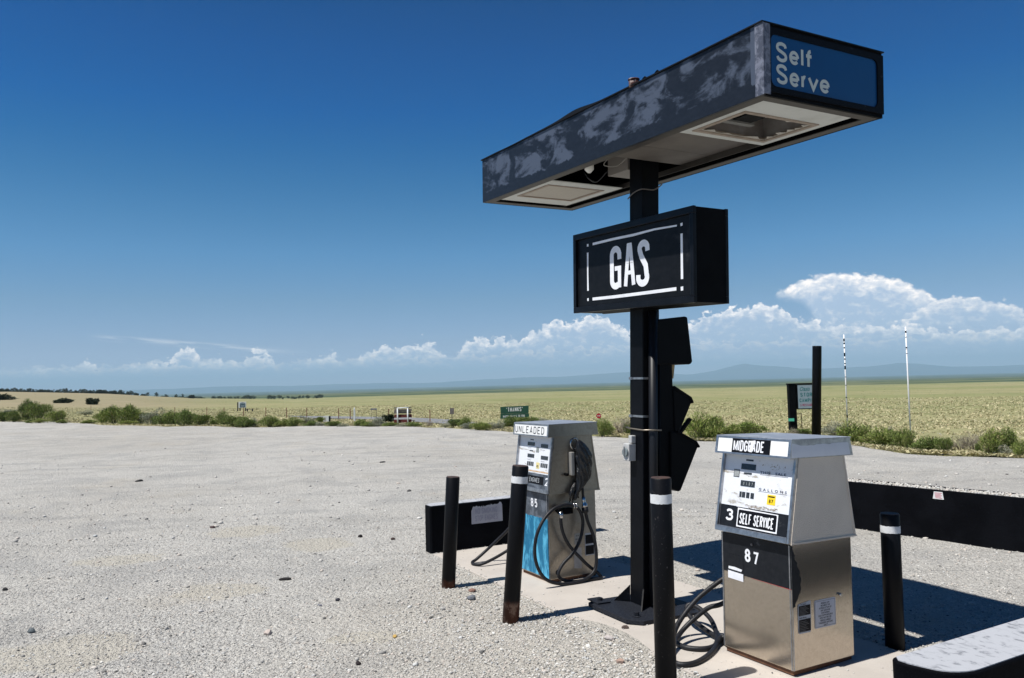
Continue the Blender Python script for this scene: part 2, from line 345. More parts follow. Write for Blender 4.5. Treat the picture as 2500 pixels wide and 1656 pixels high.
def fasc(t, vec, f):
    s = N(t, 'ShaderNodeSeparateXYZ'); ln(t, vec, s.inputs[0]); x, y, z = s.outputs
    rag = val(t, 'MULTIPLY', val(t, 'SUBTRACT', noise(t, vec, 9, 5, .7), .5), .10)
    low = sstep(t, val(t, 'ADD', z, rag), -.105, -.16)            # freshly blackened strip along the lower edge
    right = val(t, 'MULTIPLY', sstep(t, val(t, 'ADD', x, rag), .75, 1.15), sstep(t, x, 1.64, 1.6))
    f = val(t, 'SUBTRACT', f, val(t, 'MULTIPLY', low, .5)); f = val(t, 'SUBTRACT', f, val(t, 'MULTIPLY', right, .045))
    f = val(t, 'SUBTRACT', f, val(t, 'MULTIPLY', sstep(t, val(t, 'ABSOLUTE', val(t, 'ADD', x, 1.15)), .07, .02), .12))
    return val(t, 'ADD', f, val(t, 'MULTIPLY', sstep(t, x, 1.645, 1.655), .3))
FASCIA = worn('weathered_fascia_paint', (.010, .014, .022), (.072, .090, .128), 4.2, .445, .575, (.8, 1, 1.5), fasc)
TOPW = worn('worn_white_top', (.12, .128, .145), (.40, .412, .44), 17, .26, .50, (1.6, 1, 1), None, .8)
BLUEP = worn('brushed_blue_paint', (.008, .14, .27), (.10, .44, .66), 7, .46, .60, (1.6, 1.6, .5))
DARKW = worn('scuffed_black_panel', (.008, .0095, .013), (.10, .105, .115), 5, .60, .72)
GREYW = worn('worn_grey_panel', (.05, .06, .075), (.13, .15, .18), 8, .4, .6)
def steel(name, col, dark, rough=.30, swirl=1., bumpk=.12):
    m = bpy.data.materials.new(name); m.use_nodes = True; t = m.node_tree; b = t.nodes['Principled BSDF']
    tc = N(t, 'ShaderNodeTexCoord'); v = tc.outputs['Object']
    n0 = t.nodes.new('ShaderNodeTexNoise'); n0.inputs['Scale'].default_value = 5; n0.inputs['Detail'].default_value = 2; ln(t, v, n0.inputs['Vector'])
    va = N(t, 'ShaderNodeVectorMath', operation='MULTIPLY_ADD'); ln(t, n0.outputs['Color'], va.inputs[0]); va.inputs[1].default_value = (.9 * swirl,) * 3; ln(t, v, va.inputs[2])
    n1 = noise(t, va.outputs[0], 16, 9, .75, .4); n2 = noise(t, v, 2.2, 3, .5)
    f = val(t, 'MULTIPLY', sstep(t, n1, .38, .70), .32)
    c = mixc(t, val(t, 'ADD', f, val(t, 'MULTIPLY', n2, .15)), col, dark)
    ln(t, c, b.inputs['Base Color']); b.inputs['Metallic'].default_value = .92
    ln(t, val(t, 'ADD', rough, val(t, 'MULTIPLY', n1, .13)), b.inputs['Roughness'])
    bn = N(t, 'ShaderNodeBump'); bn.inputs['Strength'].default_value = bumpk; bn.inputs['Distance'].default_value = .02
    ln(t, noise(t, va.outputs[0], 5, 5, .6), bn.inputs['Height']); ln(t, bn.outputs[0], b.inputs['Normal']); return m
STEEL = steel('dusty_stainless_steel', (.57, .505, .425), (.33, .285, .235), .15, 1.0, .02)
STEELD = steel('dull_stainless_steel', (.43, .385, .32), (.20, .175, .14), .34, 1., .06)
SHEET = mat('stippled_grey_sheet', (.70, .62, .525), .7, .0, spec=.15, var=(.60, .53, .45), vscale=3, bump=.6, bscale=170)
CAPW = mat('faded_white_cap_panel', (.62, .64, .69), .5, .0, var=(.50, .52, .58), vscale=3)
DIAL = worn('stained_dial_face', (.40, .37, .32), (.74, .76, .80), 6, .30, .42, (1, 1, 2.2), None, .35)
LENSW = mat('white_acrylic_lens', (.82, .82, .80), .3, var=(.72, .73, .72), vscale=6)

# ------------------------------------------------------------------ ground shape
EDGEP = [(-180, 28), (-90, 45), (-60, 60), (-33.36, 63.4), (-29.89, 56.5), (-27.95, 48.0), (-23.58, 42.7), (-18.05, 38.3), (-11.53, 34.9), (-5.96, 32.1), (-3.12, 30.6), (-.6, 27.9), (2.56, 26.2), (6.65, 25.05), (8.5, 24.3), (12.78, 22.5), (15.75, 22.3), (18.62, 22.1), (22.24, 21.8), (24.1, 20.3), (26.65, 19.2), (29.11, 18.95), (31.45, 18.7), (32.96, 18.5), (50, 18), (90, 22), (180, 28)]
PA = np.array([p[0] for p in EDGEP], float); PR = np.array([p[1] for p in EDGEP], float)
def vnoise(x, y, s, seed=0):
    x = np.asarray(x, float) * s + 1000.5; y = np.asarray(y, float) * s + 1000.5
    xi = np.floor(x).astype(np.int64); yi = np.floor(y).astype(np.int64); fx = x - xi; fy = y - yi
    fx = fx * fx * (3 - 2 * fx); fy = fy * fy * (3 - 2 * fy)
    def h(a, b):
        v = np.sin(a * 127.1 + b * 311.7 + seed * 74.7) * 43758.5453; return v - np.floor(v)
    return (h(xi, yi) * (1 - fx) + h(xi + 1, yi) * fx) * (1 - fy) + (h(xi, yi + 1) * (1 - fx) + h(xi + 1, yi + 1) * fx) * fy
def ground(x, y):
    x = np.asarray(x, float); y = np.asarray(y, float)
    r = np.hypot(x, y); az = np.degrees(np.arctan2(x, y)); re = np.interp(az, PA, PR)
    z = -.012 * np.maximum(0, np.minimum(r, 900) - re) - np.maximum(0, np.minimum(r, 5000) - 900) * .006 - np.maximum(0, r - 5000) * .00175
    A = np.interp(az, [-180, -90, -33, -27.5, -22, -16], [0, 11, 10, 7.4, 2.5, 0])
    t = np.clip((r - 68) / 532, 0, 1); u = np.clip((1500 - r) / 900, 0, 1)
    z = z + A * (t * t * (3 - 2 * t) * .5 + .5 * t) * (u * u * (3 - 2 * u))
    far = np.clip((r - 60) / 400, 0, 1)
    return z + far * (vnoise(x, y, 1 / 90., 3) - .5) * .9 + np.clip((r - re) / 20, 0, 1) * (vnoise(x, y, 1 / 7., 5) - .5) * .12
def gz(x, y): return float(ground(x, y))
def polar(x, y): return math.hypot(x, y), math.degrees(math.atan2(x, y))
def at(az, r): return (r * sin(R(az)), r * cos(R(az)))
# terrain sheet, all round and out to the horizon
az_ = np.radians(np.concatenate([np.arange(-180, -45, 3.), np.arange(-45, 45, .5), np.arange(45, 180.1, 3.)]))
rr_ = np.concatenate([[.3, 6], np.geomspace(14, 23500, 185)])
AA, RR = np.meshgrid(az_, rr_); X = RR * np.sin(AA); Y = RR * np.cos(AA)
re = np.interp(np.degrees(AA), PA, PR)
Zt = ground(X, Y) - .08 * np.clip((re + .6 - RR) / .5, 0, 1)
def grid_faces(nr, na):
    i = np.arange(nr - 1)[:, None] * na + np.arange(na - 1)[None, :]
    return np.stack([i, i + 1, i + 1 + na, i + na], -1).reshape(-1, 4)[:, ::-1]
me = mesh_np('terrain', np.stack([X, Y, Zt], -1).reshape(-1, 3), grid_faces(*X.shape), 4)
terrain = link(bpy.data.objects.new('terrain', me)); tag(terrain, 'dry grass plain falling away to a wide valley floor', kind='structure')
for p in me.polygons: p.use_smooth = True
m = bpy.data.materials.new('plain_grassland'); m.use_nodes = True; t = m.node_tree; b = t.nodes['Principled BSDF']; b.inputs['Roughness'].default_value = 1; b.inputs['Specular IOR Level'].default_value = .05
gg = N(t, 'ShaderNodeNewGeometry'); P = gg.outputs['Position']; sp = N(t, 'ShaderNodeSeparateXYZ'); ln(t, P, sp.inputs[0])
vl = N(t, 'ShaderNodeVectorMath', operation='LENGTH'); ln(t, P, vl.inputs[0]); RAD = vl.outputs['Value']
big = noise(t, P, .012, 6, .62); mid = noise(t, P, .16, 6, .6); fine = noise(t, P, 2.6, 7, .72); huge = noise(t, P, .0011, 5, .6)
gcol = mixc(t, sstep(t, big, .40, .60), (.295, .275, .15), (.225, .235, .11))
gcol = mixc(t, val(t, 'MULTIPLY', sstep(t, mid, .44, .64), .40), gcol, (.135, .155, .065))
gcol = mixc(t, val(t, 'MULTIPLY', sstep(t, fine, .48, .68), .38), gcol, (.10, .115, .048))
gcol = mixc(t, val(t, 'MULTIPLY', sstep(t, noise(t, P, .045, 3, .5), .60, .72), .6), gcol, (.40, .34, .23))
azn = val(t, 'ARCTAN2', sp.outputs[0], sp.outputs[1])
lef = val(t, 'MULTIPLY', sstep(t, azn, R(-17), R(-27)), sstep(t, RAD, 60, 160))
gcol = mixc(t, val(t, 'MULTIPLY', lef, .65), gcol, (.285, .235, .165))
RN = val(t, 'MULTIPLY', RAD, val(t, 'ADD', .72, val(t, 'MULTIPLY', huge, .6)))
gcol = mixc(t, sstep(t, RN, 880, 1050), gcol, mixc(t, sstep(t, noise(t, P, .004, 5, .65), .40, .60), (.045, .075, .038), (.14, .15, .075)))
gcol = mixc(t, val(t, 'MULTIPLY', sstep(t, RN, 2600, 4200), .85), gcol, mixc(t, sstep(t, noise(t, P, .0016, 6, .7), .45, .60), (.030, .052, .034), (.13, .14, .085)))
ln(t, gcol, b.inputs['Base Color'])
bn = N(t, 'ShaderNodeBump'); bn.inputs['Strength'].default_value = .3; bn.inputs['Distance'].default_value = .06; ln(t, fine, bn.inputs['Height']); ln(t, bn.outputs[0], b.inputs['Normal'])
me.materials.append(m)

# station frame: local X runs along the pump island towards the camera, local Y across it
YAW = math.atan2(-.877, .481); E1 = Vector((.481, -.877, 0)).normalized(); E2 = Vector((.877, .481, 0)).normalized(); P0 = Vector((.95, 6.05, 0))
def st(s, q, z=0.): return P0 + E1 * s + E2 * q + Vector((0, 0, z))
def inslab(x, y, pad=0.):
    s = (x - P0.x) * E1.x + (y - P0.y) * E1.y; q = (x - P0.x) * E2.x + (y - P0.y) * E2.y
    return (s > -2.68 - pad) & (s < 2.7 + pad) & (q > -.60 - pad) & (q < .73 + pad)
def lotz(x, y):
    x = np.asarray(x, float); y = np.asarray(y, float)
    r = np.hypot(x, y); k = np.clip((np.hypot(x - 1.2, y - 6) - 3.2) / 3, 0, 1)
    z = k * ((vnoise(x, y, .5, 1) - .5) * .07 + (vnoise(x, y, 1.6, 2) - .5) * .03 + (vnoise(x * .35 + y * .7, y * .3, 2.2, 15) - .5) * .025)
    z = z + (1 - k) * (vnoise(x, y, 2.5, 6) - .6) * .012
    s = (x - P0.x) * E1.x + (y - P0.y) * E1.y; q = (x - P0.x) * E2.x + (y - P0.y) * E2.y
    z = z + .03 * np.exp(-((s - .45) / .42) ** 2 - ((q + .60) / .13) ** 2)          # gravel heaped over the slab's edge
    return z
az2 = np.radians(np.concatenate([np.arange(-180, -42, 2.), np.arange(-42, 42, .35), np.arange(42, 180.1, 2.)]))
FR = np.concatenate([[.0, .02, .05], np.linspace(.08, 1, 150) ** 1.35]); FR = np.unique(np.clip(FR, 0, 1))
A2, F2 = np.meshgrid(az2, FR); re2 = np.interp(np.degrees(A2), PA, PR)
re2 = re2 * (1 + .018 * (vnoise(np.degrees(A2), 0 * A2, .45, 8) - .5) + .010 * (vnoise(np.degrees(A2), 0 * A2, 1.9, 9) - .5))
r2_ = F2 * re2; X = r2_ * np.sin(A2); Y = r2_ * np.cos(A2); Zl = lotz(X, Y); Zl[-1, :] -= .12
me = mesh_np('gravel_lot', np.stack([X, Y, Zl], -1).reshape(-1, 3), grid_faces(*X.shape), 4)
for p in me.polygons: p.use_smooth = True
lot = link(bpy.data.objects.new('gravel_lot', me)); tag(lot, 'pale grey gravel lot', kind='structure')
m = bpy.data.materials.new('crushed_gravel'); m.use_nodes = True; t = m.node_tree; b = t.nodes['Principled BSDF']; b.inputs['Roughness'].default_value = .95; b.inputs['Specular IOR Level'].default_value = .15
gg = N(t, 'ShaderNodeNewGeometry'); P = gg.outputs['Position']
def vor(t, vec, scale, out='Color', feat='F1'):
    n = t.nodes.new('ShaderNodeTexVoronoi'); n.feature = feat; n.inputs['Scale'].default_value = scale; ln(t, vec, n.inputs['Vector']); return n.outputs[out]
v1 = N(t, 'ShaderNodeSeparateColor'); ln(t, vor(t, P, 95), v1.inputs[0]); v2 = N(t, 'ShaderNodeSeparateColor'); ln(t, vor(t, P, 34), v2.inputs[0])
gc = rampnode(t, v1.outputs[0], [(0, (.22, .215, .20)), (.3, (.44, .43, .405)), (.7, (.545, .53, .495)), (1, (.66, .645, .60))])
gc = mixc(t, .35, gc, rampnode(t, v2.outputs[1], [(0, (.30, .285, .265)), (.5, (.50, .48, .445)), (1, (.62, .60, .55))]))
pn = noise(t, P, .55, 5, .6); pb = noise(t, P, .09, 5, .62)
gc = mixc(t, val(t, 'MULTIPLY', sstep(t, pn, .56, .70), .55), gc, (.50, .465, .40))
gc = mixc(t, val(t, 'MULTIPLY', sstep(t, pb, .42, .66), .45), gc, (.36, .335, .295))
gc = mixc(t, val(t, 'MULTIPLY', sstep(t, noise(t, P, 3.2, 6, .7), .58, .72), .4), gc, (.24, .235, .23))
mpt = N(t, 'ShaderNodeMapping'); mpt.inputs['Rotation'].default_value = (0, 0, R(-52)); mpt.inputs['Scale'].default_value = (.32, 3.4, 1); ln(t, P, mpt.inputs[0])
trk = sstep(t, noise(t, mpt.outputs[0], .8, 4, .55, .4), .52, .68); stip = sstep(t, noise(t, P, 42, 3, .7), .50, .60)
gc = mixc(t, val(t, 'MULTIPLY', val(t, 'MULTIPLY', trk, stip), .85), gc, (.17, .168, .165))
gc = mixc(t, val(t, 'MULTIPLY', sstep(t, noise(t, P, 1.1, 5, .65), .54, .66), val(t, 'MULTIPLY', stip, .45)), gc, (.19, .185, .18))
gc = mixc(t, val(t, 'MULTIPLY', sstep(t, noise(t, P, .8, 6, .65, .6), .46, .64), .36), gc, (.27, .27, .268))
wr = N(t, 'ShaderNodeVectorMath', operation='DISTANCE'); ln(t, P, wr.inputs[0]); wr.inputs[1].default_value = (.6, 5.9, 0)
gc = mixc(t, val(t, 'MULTIPLY', sstep(t, val(t, 'ADD', wr.outputs['Value'], val(t, 'MULTIPLY', noise(t, P, 1.2, 4, .6), 1.6)), 3.8, 1.6), .45), gc, (.47, .43, .36))
# smooth dusty patches pressed into the surface
for (px, py, rx, ry) in ((-3.05, 5.35, .55, .45), (-2.55, 5.9, .0, .0), (-2.6, 6.9, .42, .30), (-1.05, 5.55, .35, .16), (-2.2, 8.8, .45, .40), (-4.2, 8.3, .55, .35), (-3.3, 9.6, .5, .4), (-.5, 9.5, .6, .3)):
    if rx == 0: continue
    mp = N(t, 'ShaderNodeMapping'); mp.vector_type = 'POINT'; mp.inputs['Location'].default_value = (-px / rx, -py / ry, 0); mp.inputs['Scale'].default_value = (1 / rx, 1 / ry, 0); ln(t, P, mp.inputs[0])
    vl = N(t, 'ShaderNodeVectorMath', operation='LENGTH'); ln(t, mp.outputs[0], vl.inputs[0])
    f = sstep(t, val(t, 'ADD', vl.outputs['Value'], val(t, 'MULTIPLY', val(t, 'SUBTRACT', noise(t, P, 4, 4, .6), .5), 1.1)), 1.0, .75)
    gc = mixc(t, val(t, 'MULTIPLY', f, .75), gc, (.47, .44, .375))
ln(t, gc, b.inputs['Base Color'])
h = val(t, 'ADD', val(t, 'MULTIPLY', vor(t, P, 95, 'Distance'), -.6), val(t, 'MULTIPLY', vor(t, P, 34, 'Distance'), -1.1)); h = val(t, 'ADD', h, val(t, 'MULTIPLY', noise(t, P, 6, 8, .7), 2.2))
bn = N(t, 'ShaderNodeBump'); bn.inputs['Strength'].default_value = 1.; bn.inputs['Distance'].default_value = .018; ln(t, h, bn.inputs['Height']); ln(t, bn.outputs[0], b.inputs['Normal'])
me.materials.append(m)
# loose stones: real pebbles where the camera is near enough to resolve them
phi = (1 + 5 ** .5) / 2
ico = np.array([(-1, phi, 0), (1, phi, 0), (-1, -phi, 0), (1, -phi, 0), (0, -1, phi), (0, 1, phi), (0, -1, -phi), (0, 1, -phi), (phi, 0, -1), (phi, 0, 1), (-phi, 0, -1), (-phi, 0, 1)]) / math.sqrt(1 + phi * phi)
icf = np.array([(0, 11, 5), (0, 5, 1), (0, 1, 7), (0, 7, 10), (0, 10, 11), (1, 5, 9), (5, 11, 4), (11, 10, 2), (10, 7, 6), (7, 1, 8), (3, 9, 4), (3, 4, 2), (3, 2, 6), (3, 6, 8), (3, 8, 9), (4, 9, 5), (2, 4, 11), (6, 2, 10), (8, 6, 7), (9, 8, 1)])
def scatter(n, r0, r1, smin, smax, powr, keep):
    az = np.radians(rng.uniform(-40, 40, n)); r = r0 * (r1 / r0) ** rng.random(n)
    x = r * np.sin(az); y = r * np.cos(az); k = keep(x, y, rng.random(n)); x, y, r = x[k], y[k], r[k]; n = len(x)
    s = smin * (smax / smin) ** (rng.random(n) ** powr)
    B = ico[None] * rng.uniform(.72, 1.28, (n, 12, 1)) * np.stack([rng.uniform(.8, 1.35, n), rng.uniform(.65, 1.1, n), rng.uniform(.45, .8, n)], -1)[:, None, :]
    a = rng.uniform(0, 2 * pi, n); ca, sa = np.cos(a), np.sin(a)
    V = np.empty_like(B); V[..., 0] = B[..., 0] * ca[:, None] - B[..., 1] * sa[:, None]; V[..., 1] = B[..., 0] * sa[:, None] + B[..., 1] * ca[:, None]; V[..., 2] = B[..., 2]
    V *= (s / 2)[:, None, None]
    zb = np.where(inslab(x, y), .012, lotz(x, y)) + s * .12
    V += np.stack([x, y, zb], -1)[:, None, :]
    Fc = icf[None] + (np.arange(n) * 12)[:, None, None]
    return V.reshape(-1, 3), Fc.reshape(-1, 3)
def keep_fine(x, y, u):
    d = .25 + .9 * vnoise(x, y, 1.3, 12) * vnoise(x, y, .35, 13) * 2
    d = d + .7 * np.exp(-((np.hypot((x - .2), (y - 5.6)) / 1.6) ** 2))
    return (u < d) & ~inslab(x, y, -.02)
def keep_slab(x, y, u): return inslab(x, y, -.03) & (u < .25 + .75 * (vnoise(x, y, 2., 3) > .6))
def keep_any(x, y, u): return (u < .25 + vnoise(x, y, .8, 21)) & ~inslab(x, y)
def keep_edge(x, y, u):
    q = (x - P0.x) * E2.x + (y - P0.y) * E2.y; s = (x - P0.x) * E1.x + (y - P0.y) * E1.y
    return (u < np.exp(-((q + .75) / .75) ** 2) * np.exp(-((s - .3) / 2.2) ** 2) * (.35 + vnoise(x, y, 2., 33))) & ~inslab(x, y, -.04)
parts = [scatter(60000, 4.0, 9.5, .009, .026, 1.5, keep_edge), scatter(64000, 4.0, 11, .007, .020, 1.4, keep_fine), scatter(3600, 4.0, 16, .018, .046, 2.6, keep_any), scatter(12000, 4.2, 9, .004, .016, 1.6, keep_slab), scatter(1500, 10, 26, .02, .07, 2.2, keep_any)]
off = 0; Vs, Fs = [], []
for V, Fc in parts: Vs.append(V); Fs.append(Fc + off); off += len(V)
me = mesh_np('gravel_stones', np.concatenate(Vs), np.concatenate(Fs), 3)
gs = link(bpy.data.objects.new('gravel_stones', me)); tag(gs, 'loose pale gravel stones strewn over the lot', 'gravel', kind='stuff')
m = mat('gravel_stone', (.44, .42, .39), .9, spec=.15); t = m.node_tree; b = t.nodes['Principled BSDF']; g = N(t, 'ShaderNodeNewGeometry')
ln(t, rampnode(t, g.outputs['Random Per Island'], [(0, (.08, .08, .08)), (.04, (.18, .175, .165)), (.13, (.34, .33, .31)), (.36, (.46, .445, .415)), (.62, (.56, .54, .50)), (.8, (.54, .47, .41)), (.9, (.46, .47, .47)), (1, (.72, .70, .65))]), b.inputs['Base Color'])
me.materials.append(m)

# countable rocks lying on the lot
def rock(loc, sx, sy, sz, col, label, seed):
    rr = random.Random(seed); bm = bmesh.new(); bmesh.ops.create_icosphere(bm, subdivisions=2, radius=1)
    pl = [(Vector((rr.gauss(0, 1), rr.gauss(0, 1), rr.gauss(0, 1))).normalized(), rr.uniform(.62, .9)) for _ in range(9)]
    for v in bm.verts:
        d = v.co.normalized(); k = 1
        for n_, dd in pl:
            c = d.dot(n_)
            if c > 0: k = min(k, dd / c)
        v.co = Vector((d.x * k * sx, d.y * k * sy, d.z * k * sz))
    mb = MB(); mb.bm.free(); mb.bm = bm
    o = mb.build('rock', mat('rock_surface', col, .9, spec=.2, var=tuple(c * .6 for c in col), vscale=30, bump=.4, bscale=90))
    o.location = (loc[0], loc[1], float(lotz(loc[0], loc[1])) + sz * .45); o.rotation_euler = (0, 0, rr.uniform(0, 6)); tag(o, label, 'rock', 'single rocks lying on the gravel'); return o
for a in [((-2.13, 7.22), .075, .035, .022, (.03, .028, .028), 'flat dark slab of rock on the open gravel left of the bollards', 1),
          ((-1.80, 5.68), .062, .04, .026, (.55, .47, .42), 'pale pinkish rock on the gravel in the lower left centre', 2),
          ((-1.83, 9.20), .035, .03, .03, (.04, .035, .035), 'small dark rock left of the black concrete barrier, alone', 3),
          ((-1.42, 9.02), .036, .03, .024, (.07, .05, .045), 'small dark brown rock nearest the end of the black barrier', 4),
          ((-1.48, 6.48), .03, .026, .024, (.05, .05, .06), 'round dark grey stone left of the two leaning bollards', 5),
          ((-1.59, 6.34), .04, .02, .012, (.16, .16, .19), 'flat blue-grey stone just left of the round dark one', 6),
          ((-3.59, 5.83), .038, .035, .03, (.13, .15, .16), 'blue-grey rock near the lower left corner of the photo', 7),
          ((-3.83, 9.90), .05, .03, .028, (.09, .06, .06), 'small reddish dark rock far out on the left gravel', 8),
          ((-7.44, 15.5), .10, .05, .04, (.05, .05, .05), 'dark rock lying far back on the left of the lot', 9),
          ((-.38, 6.42), .055, .045, .034, (.16, .17, .19), 'grey rounded rock between the two left bollards', 10),
          ((-.39, 6.66), .052, .035, .026, (.24, .14, .11), 'reddish rock just behind the grey one between the left bollards', 11),
          ((-1.02, 5.0), .026, .022, .022, (.05, .04, .04), 'small dark stone at the bottom edge, left of the leaning bollard', 12),
          ((-.87, 5.53), .05, .02, .010, (.50, .33, .10), 'flat orange stone in front of the leaning rusty bollard', 13),
          ((-3.01, 17.8), .10, .06, .03, (.06, .06, .06), 'flat dark rock far back in the middle of the lot', 14),
          ((-4.66, 7.18), .03, .03, .026, (.05, .05, .05), 'small dark stone at the left edge of the photo', 15),
          ((.74, 5.55), .035, .03, .028, (.10, .075, .065), 'brown rock just in front of the steel base plate', 16),
          ((.60, 5.30), .06, .03, .022, (.46, .42, .40), 'pale pointed rock left of the tall front bollard', 17),
          ((.62, 4.92), .034, .026, .026, (.38, .27, .22), 'small pinkish rock nearest the foot of the tall front bollard', 18)]: rock(a[0], a[1] * .8, a[2] * .8, a[3] * .8, *a[4:])

# pump island slab
mb = MB(); mb.box(-2.66, 2.75, -.60, .73, -.10, .012)
o = mb.build('concrete_slab', CONC, bevel=.006); o.matrix_world = mat4(*frame(YAW), P0); tag(o, 'low concrete slab of the pump island', kind='structure')

# road beyond the lot
mb = MB(); pts = [(-15.5, 53.2), (-10.1, 49.2), (-5.9, 44.4), (-3.0, 39.5), (-1.6, 34.5), (-3.0, 34.4), (-5.3, 38.6), (-8.0, 43.0), (-12.4, 47.6)]
mb.bm.faces.new([mb.bm.verts.new((x, y, gz(x, y) + .05)) for x, y in pts]); bmesh.ops.triangulate(mb.bm, faces=mb.bm.faces)
o = mb.build('road', mat('worn_asphalt', (.20, .205, .215), .9, var=(.15, .155, .165), vscale=.8)); tag(o, 'grey side road beyond the lot', kind='structure')

# distant mountains
MT = [(-60, .2), (-40, .3), (-26.2, .36), (-18, .42), (-12.1, .37), (-5.9, .34), (-2.7, .45), (-.2, .51), (3.6, .56), (6.2, .70), (8.4, .79), (10.5, .61), (13, .48), (14.5, .68), (15.4, .9), (16.6, 1.17), (18.3, .93), (20.3, .66), (23, .63), (24.4, .66), (25.4, .76), (26.4, .88), (27.5, .77), (29.4, .50), (31.8, .47), (33.3, .5), (38, .4), (60, .3)]
azm = np.arange(-58, 58.01, .12); rm = np.linspace(17400, 22800, 16)
AM, RM = np.meshgrid(azm, rm); hm = np.interp(AM, [p[0] for p in MT], [p[1] for p in MT]) * pi / 180 * 20000
kk = np.clip(1 - np.abs(RM - 20100) / 2750, 0, 1); XM = RM * np.sin(np.radians(AM)); YM = RM * np.cos(np.radians(AM))
hm = hm * (kk ** .8) * (1 + .35 * (1 - kk) * (vnoise(XM, YM, 1 / 900., 4) - .5)) + kk * 40 * (vnoise(XM, YM, 1 / 700., 5) - .5) + kk * 15 * (vnoise(XM, YM, 1 / 260., 6) - .5)
me = mesh_np('mountains', np.stack([XM, YM, hm - 66], -1).reshape(-1, 3), grid_faces(*XM.shape), 4)
for p in me.polygons: p.use_smooth = True
me.materials.append(mat('forested_slopes', (.07, .085, .10), 1, spec=0, var=(.12, .12, .115), vscale=.0006))
tag(link(bpy.data.objects.new('mountains', me)), 'low blue mountains along the horizon', kind='structure')

# ------------------------------------------------------------------ support pole, base plate, conduit
STEELB = mat('satin_black_steel', (.0028, .0033, .0048), .42, spec=.10, var=(.007, .008, .011), vscale=4, bump=.2, bscale=15)
PLATE = mat('dusty_black_plate', (.010, .012, .018), .62, spec=.25, var=(.045, .05, .06), vscale=70, vamt=.8, contrast=(.5, .75), bump=.6, bscale=60)
pole = thing('support_pole', 'square black steel pole on a bolted base plate, carrying the canopy and GAS sign', 'pole', (.965, 6.05, .012), YAW, -.0154, -.0283)
w = .081
mb = MB(); mb.box(-w, w, -w, w, .03, 3.68); mb.build('post', STEELB, pole, .006)
bp = MB(); bp.prism([(-.21, -.38), (.27, -.38), (.36, -.30), (.37, .27), (.12, .30), (-.15, .28), (-.25, .18), (-.25, -.30)], 0, .03); bpo = bp.build('base_plate', PLATE, pole, .003)
for bx, by in ((-.185, -.29), (.24, -.27), (.28, .20), (-.16, .19)):
    mb = MB(); mb.cyl((bx, by, .03), (bx, by, .036), .034, 16); mb.prism([(bx + .021 * cos(a * pi / 3), by + .021 * sin(a * pi / 3)) for a in range(6)], .036, .062); mb.build('bolt', PLATE, bpo, .002)
mb = MB(); mb.box(-.27, -.12, -.35, -.235, .031, .042); mb.build('shim_plate', PLATE, bpo, .002)
for p0, p1 in (((w, -w), (.17, -.17)), ((-w, -w), (-.17, -.17)), ((w, w), (.17, .17))):
    d = Vector((p1[0] - p0[0], p1[1] - p0[1], 0)); n = Vector((-d.y, d.x, 0)).normalized() * .005; a = Vector((p0[0], p0[1], .03))
    mb = MB(); A = [a - n, a + d - n, a + Vector((0, 0, .13)) - n]; B = [v + 2 * n for v in A]
    va = [mb.bm.verts.new(v) for v in A]; vb = [mb.bm.verts.new(v) for v in B]
    mb.bm.faces.new(va); mb.bm.faces.new(vb[::-1])
    for i in range(3): mb.bm.faces.new((va[i], vb[i], vb[(i + 1) % 3], va[(i + 1) % 3]))
    mb.build('gusset', STEELB, pole)
mb = MB(); mb.cyl((.118, -.012, .05), (.118, -.012, 2.26), .034, 20); mb.build('conduit', mat('dark_grey_conduit', (.008, .009, .012), .45, spec=.3), pole)
for yy, rr2, z1 in ((.035, .012, 2.25), (.062, .010, 1.95)):
    mb = MB(); mb.cyl((.096, yy, .05), (.096, yy, z1), rr2, 10); mb.build('thin_conduit', STEELB, pole)
for z in (1.735, 1.445):
    mb = MB(); q = .084
    mb.box(-q, q, -q - .002, -q, z, z + .016); mb.box(q, q + .002, -q - .002, q, z, z + .016); mb.box(-q - .002, -q, -q, q, z, z + .016); mb.box(-.078, -.045, -q - .009, -q - .002, z - .003, z + .018)
    mb.build('steel_strap', ALU, pole)
mb = MB(); q = .088; zz = 1.35
mb.tube([(-.115, -q - .004, zz + .012), (-.08, -q, zz + .006), (q, -q, zz), (.158, -.04, zz + .004), (.16, .03, zz), (q, q, zz), (-q, q, zz), (-q, -q, zz + .004)], .006, 8); mb.build('clamp_wire', mat('tarnished_wire', (.25, .22, .18), .4, .8), pole)
mb = MB(); mb.tube(spline([(-.09, -.09, 3.16), (.0, -.10, 3.19), (.09, -.09, 3.2), (.12, 0, 3.2), (.16, .05, 3.24)]), .005, 6); mb.build('loose_wire', mat('grey_cable', (.16, .14, .13), .5), pole)

# outlet box
ob = thing('outlet_box', 'small pale outdoor outlet box with round grey cover on the square pole', 'outlet box', P0 + E1 * -.035 + E2 * -.078 + Vector((.045, 0, 1.125)), YAW, -.0154, -.0283)
OBM = mat('weathered_pale_box', (.50, .50, .49), .55, var=(.36, .36, .36), vscale=20)
mb = MB(); mb.box(-.036, .036, -.068, 0, 0, .132); bo = mb.build('box', OBM, ob, .005)
mb = MB(); mb.cyl((0, -.068, .066), (0, -.083, .066), .033, 20); cv = mb.build('cover', mat('grey_cover', (.17, .20, .21), .5), ob, .003)
mb = MB(); mb.box(-.006, .006, -.09, -.083, .045, .11); mb.build('hinge', ALU, cv)
mb = MB(); mb.box(-.004, .036, -.044, 0, .135, .194); mb.build('conduit_fitting', OBM, ob, .006)

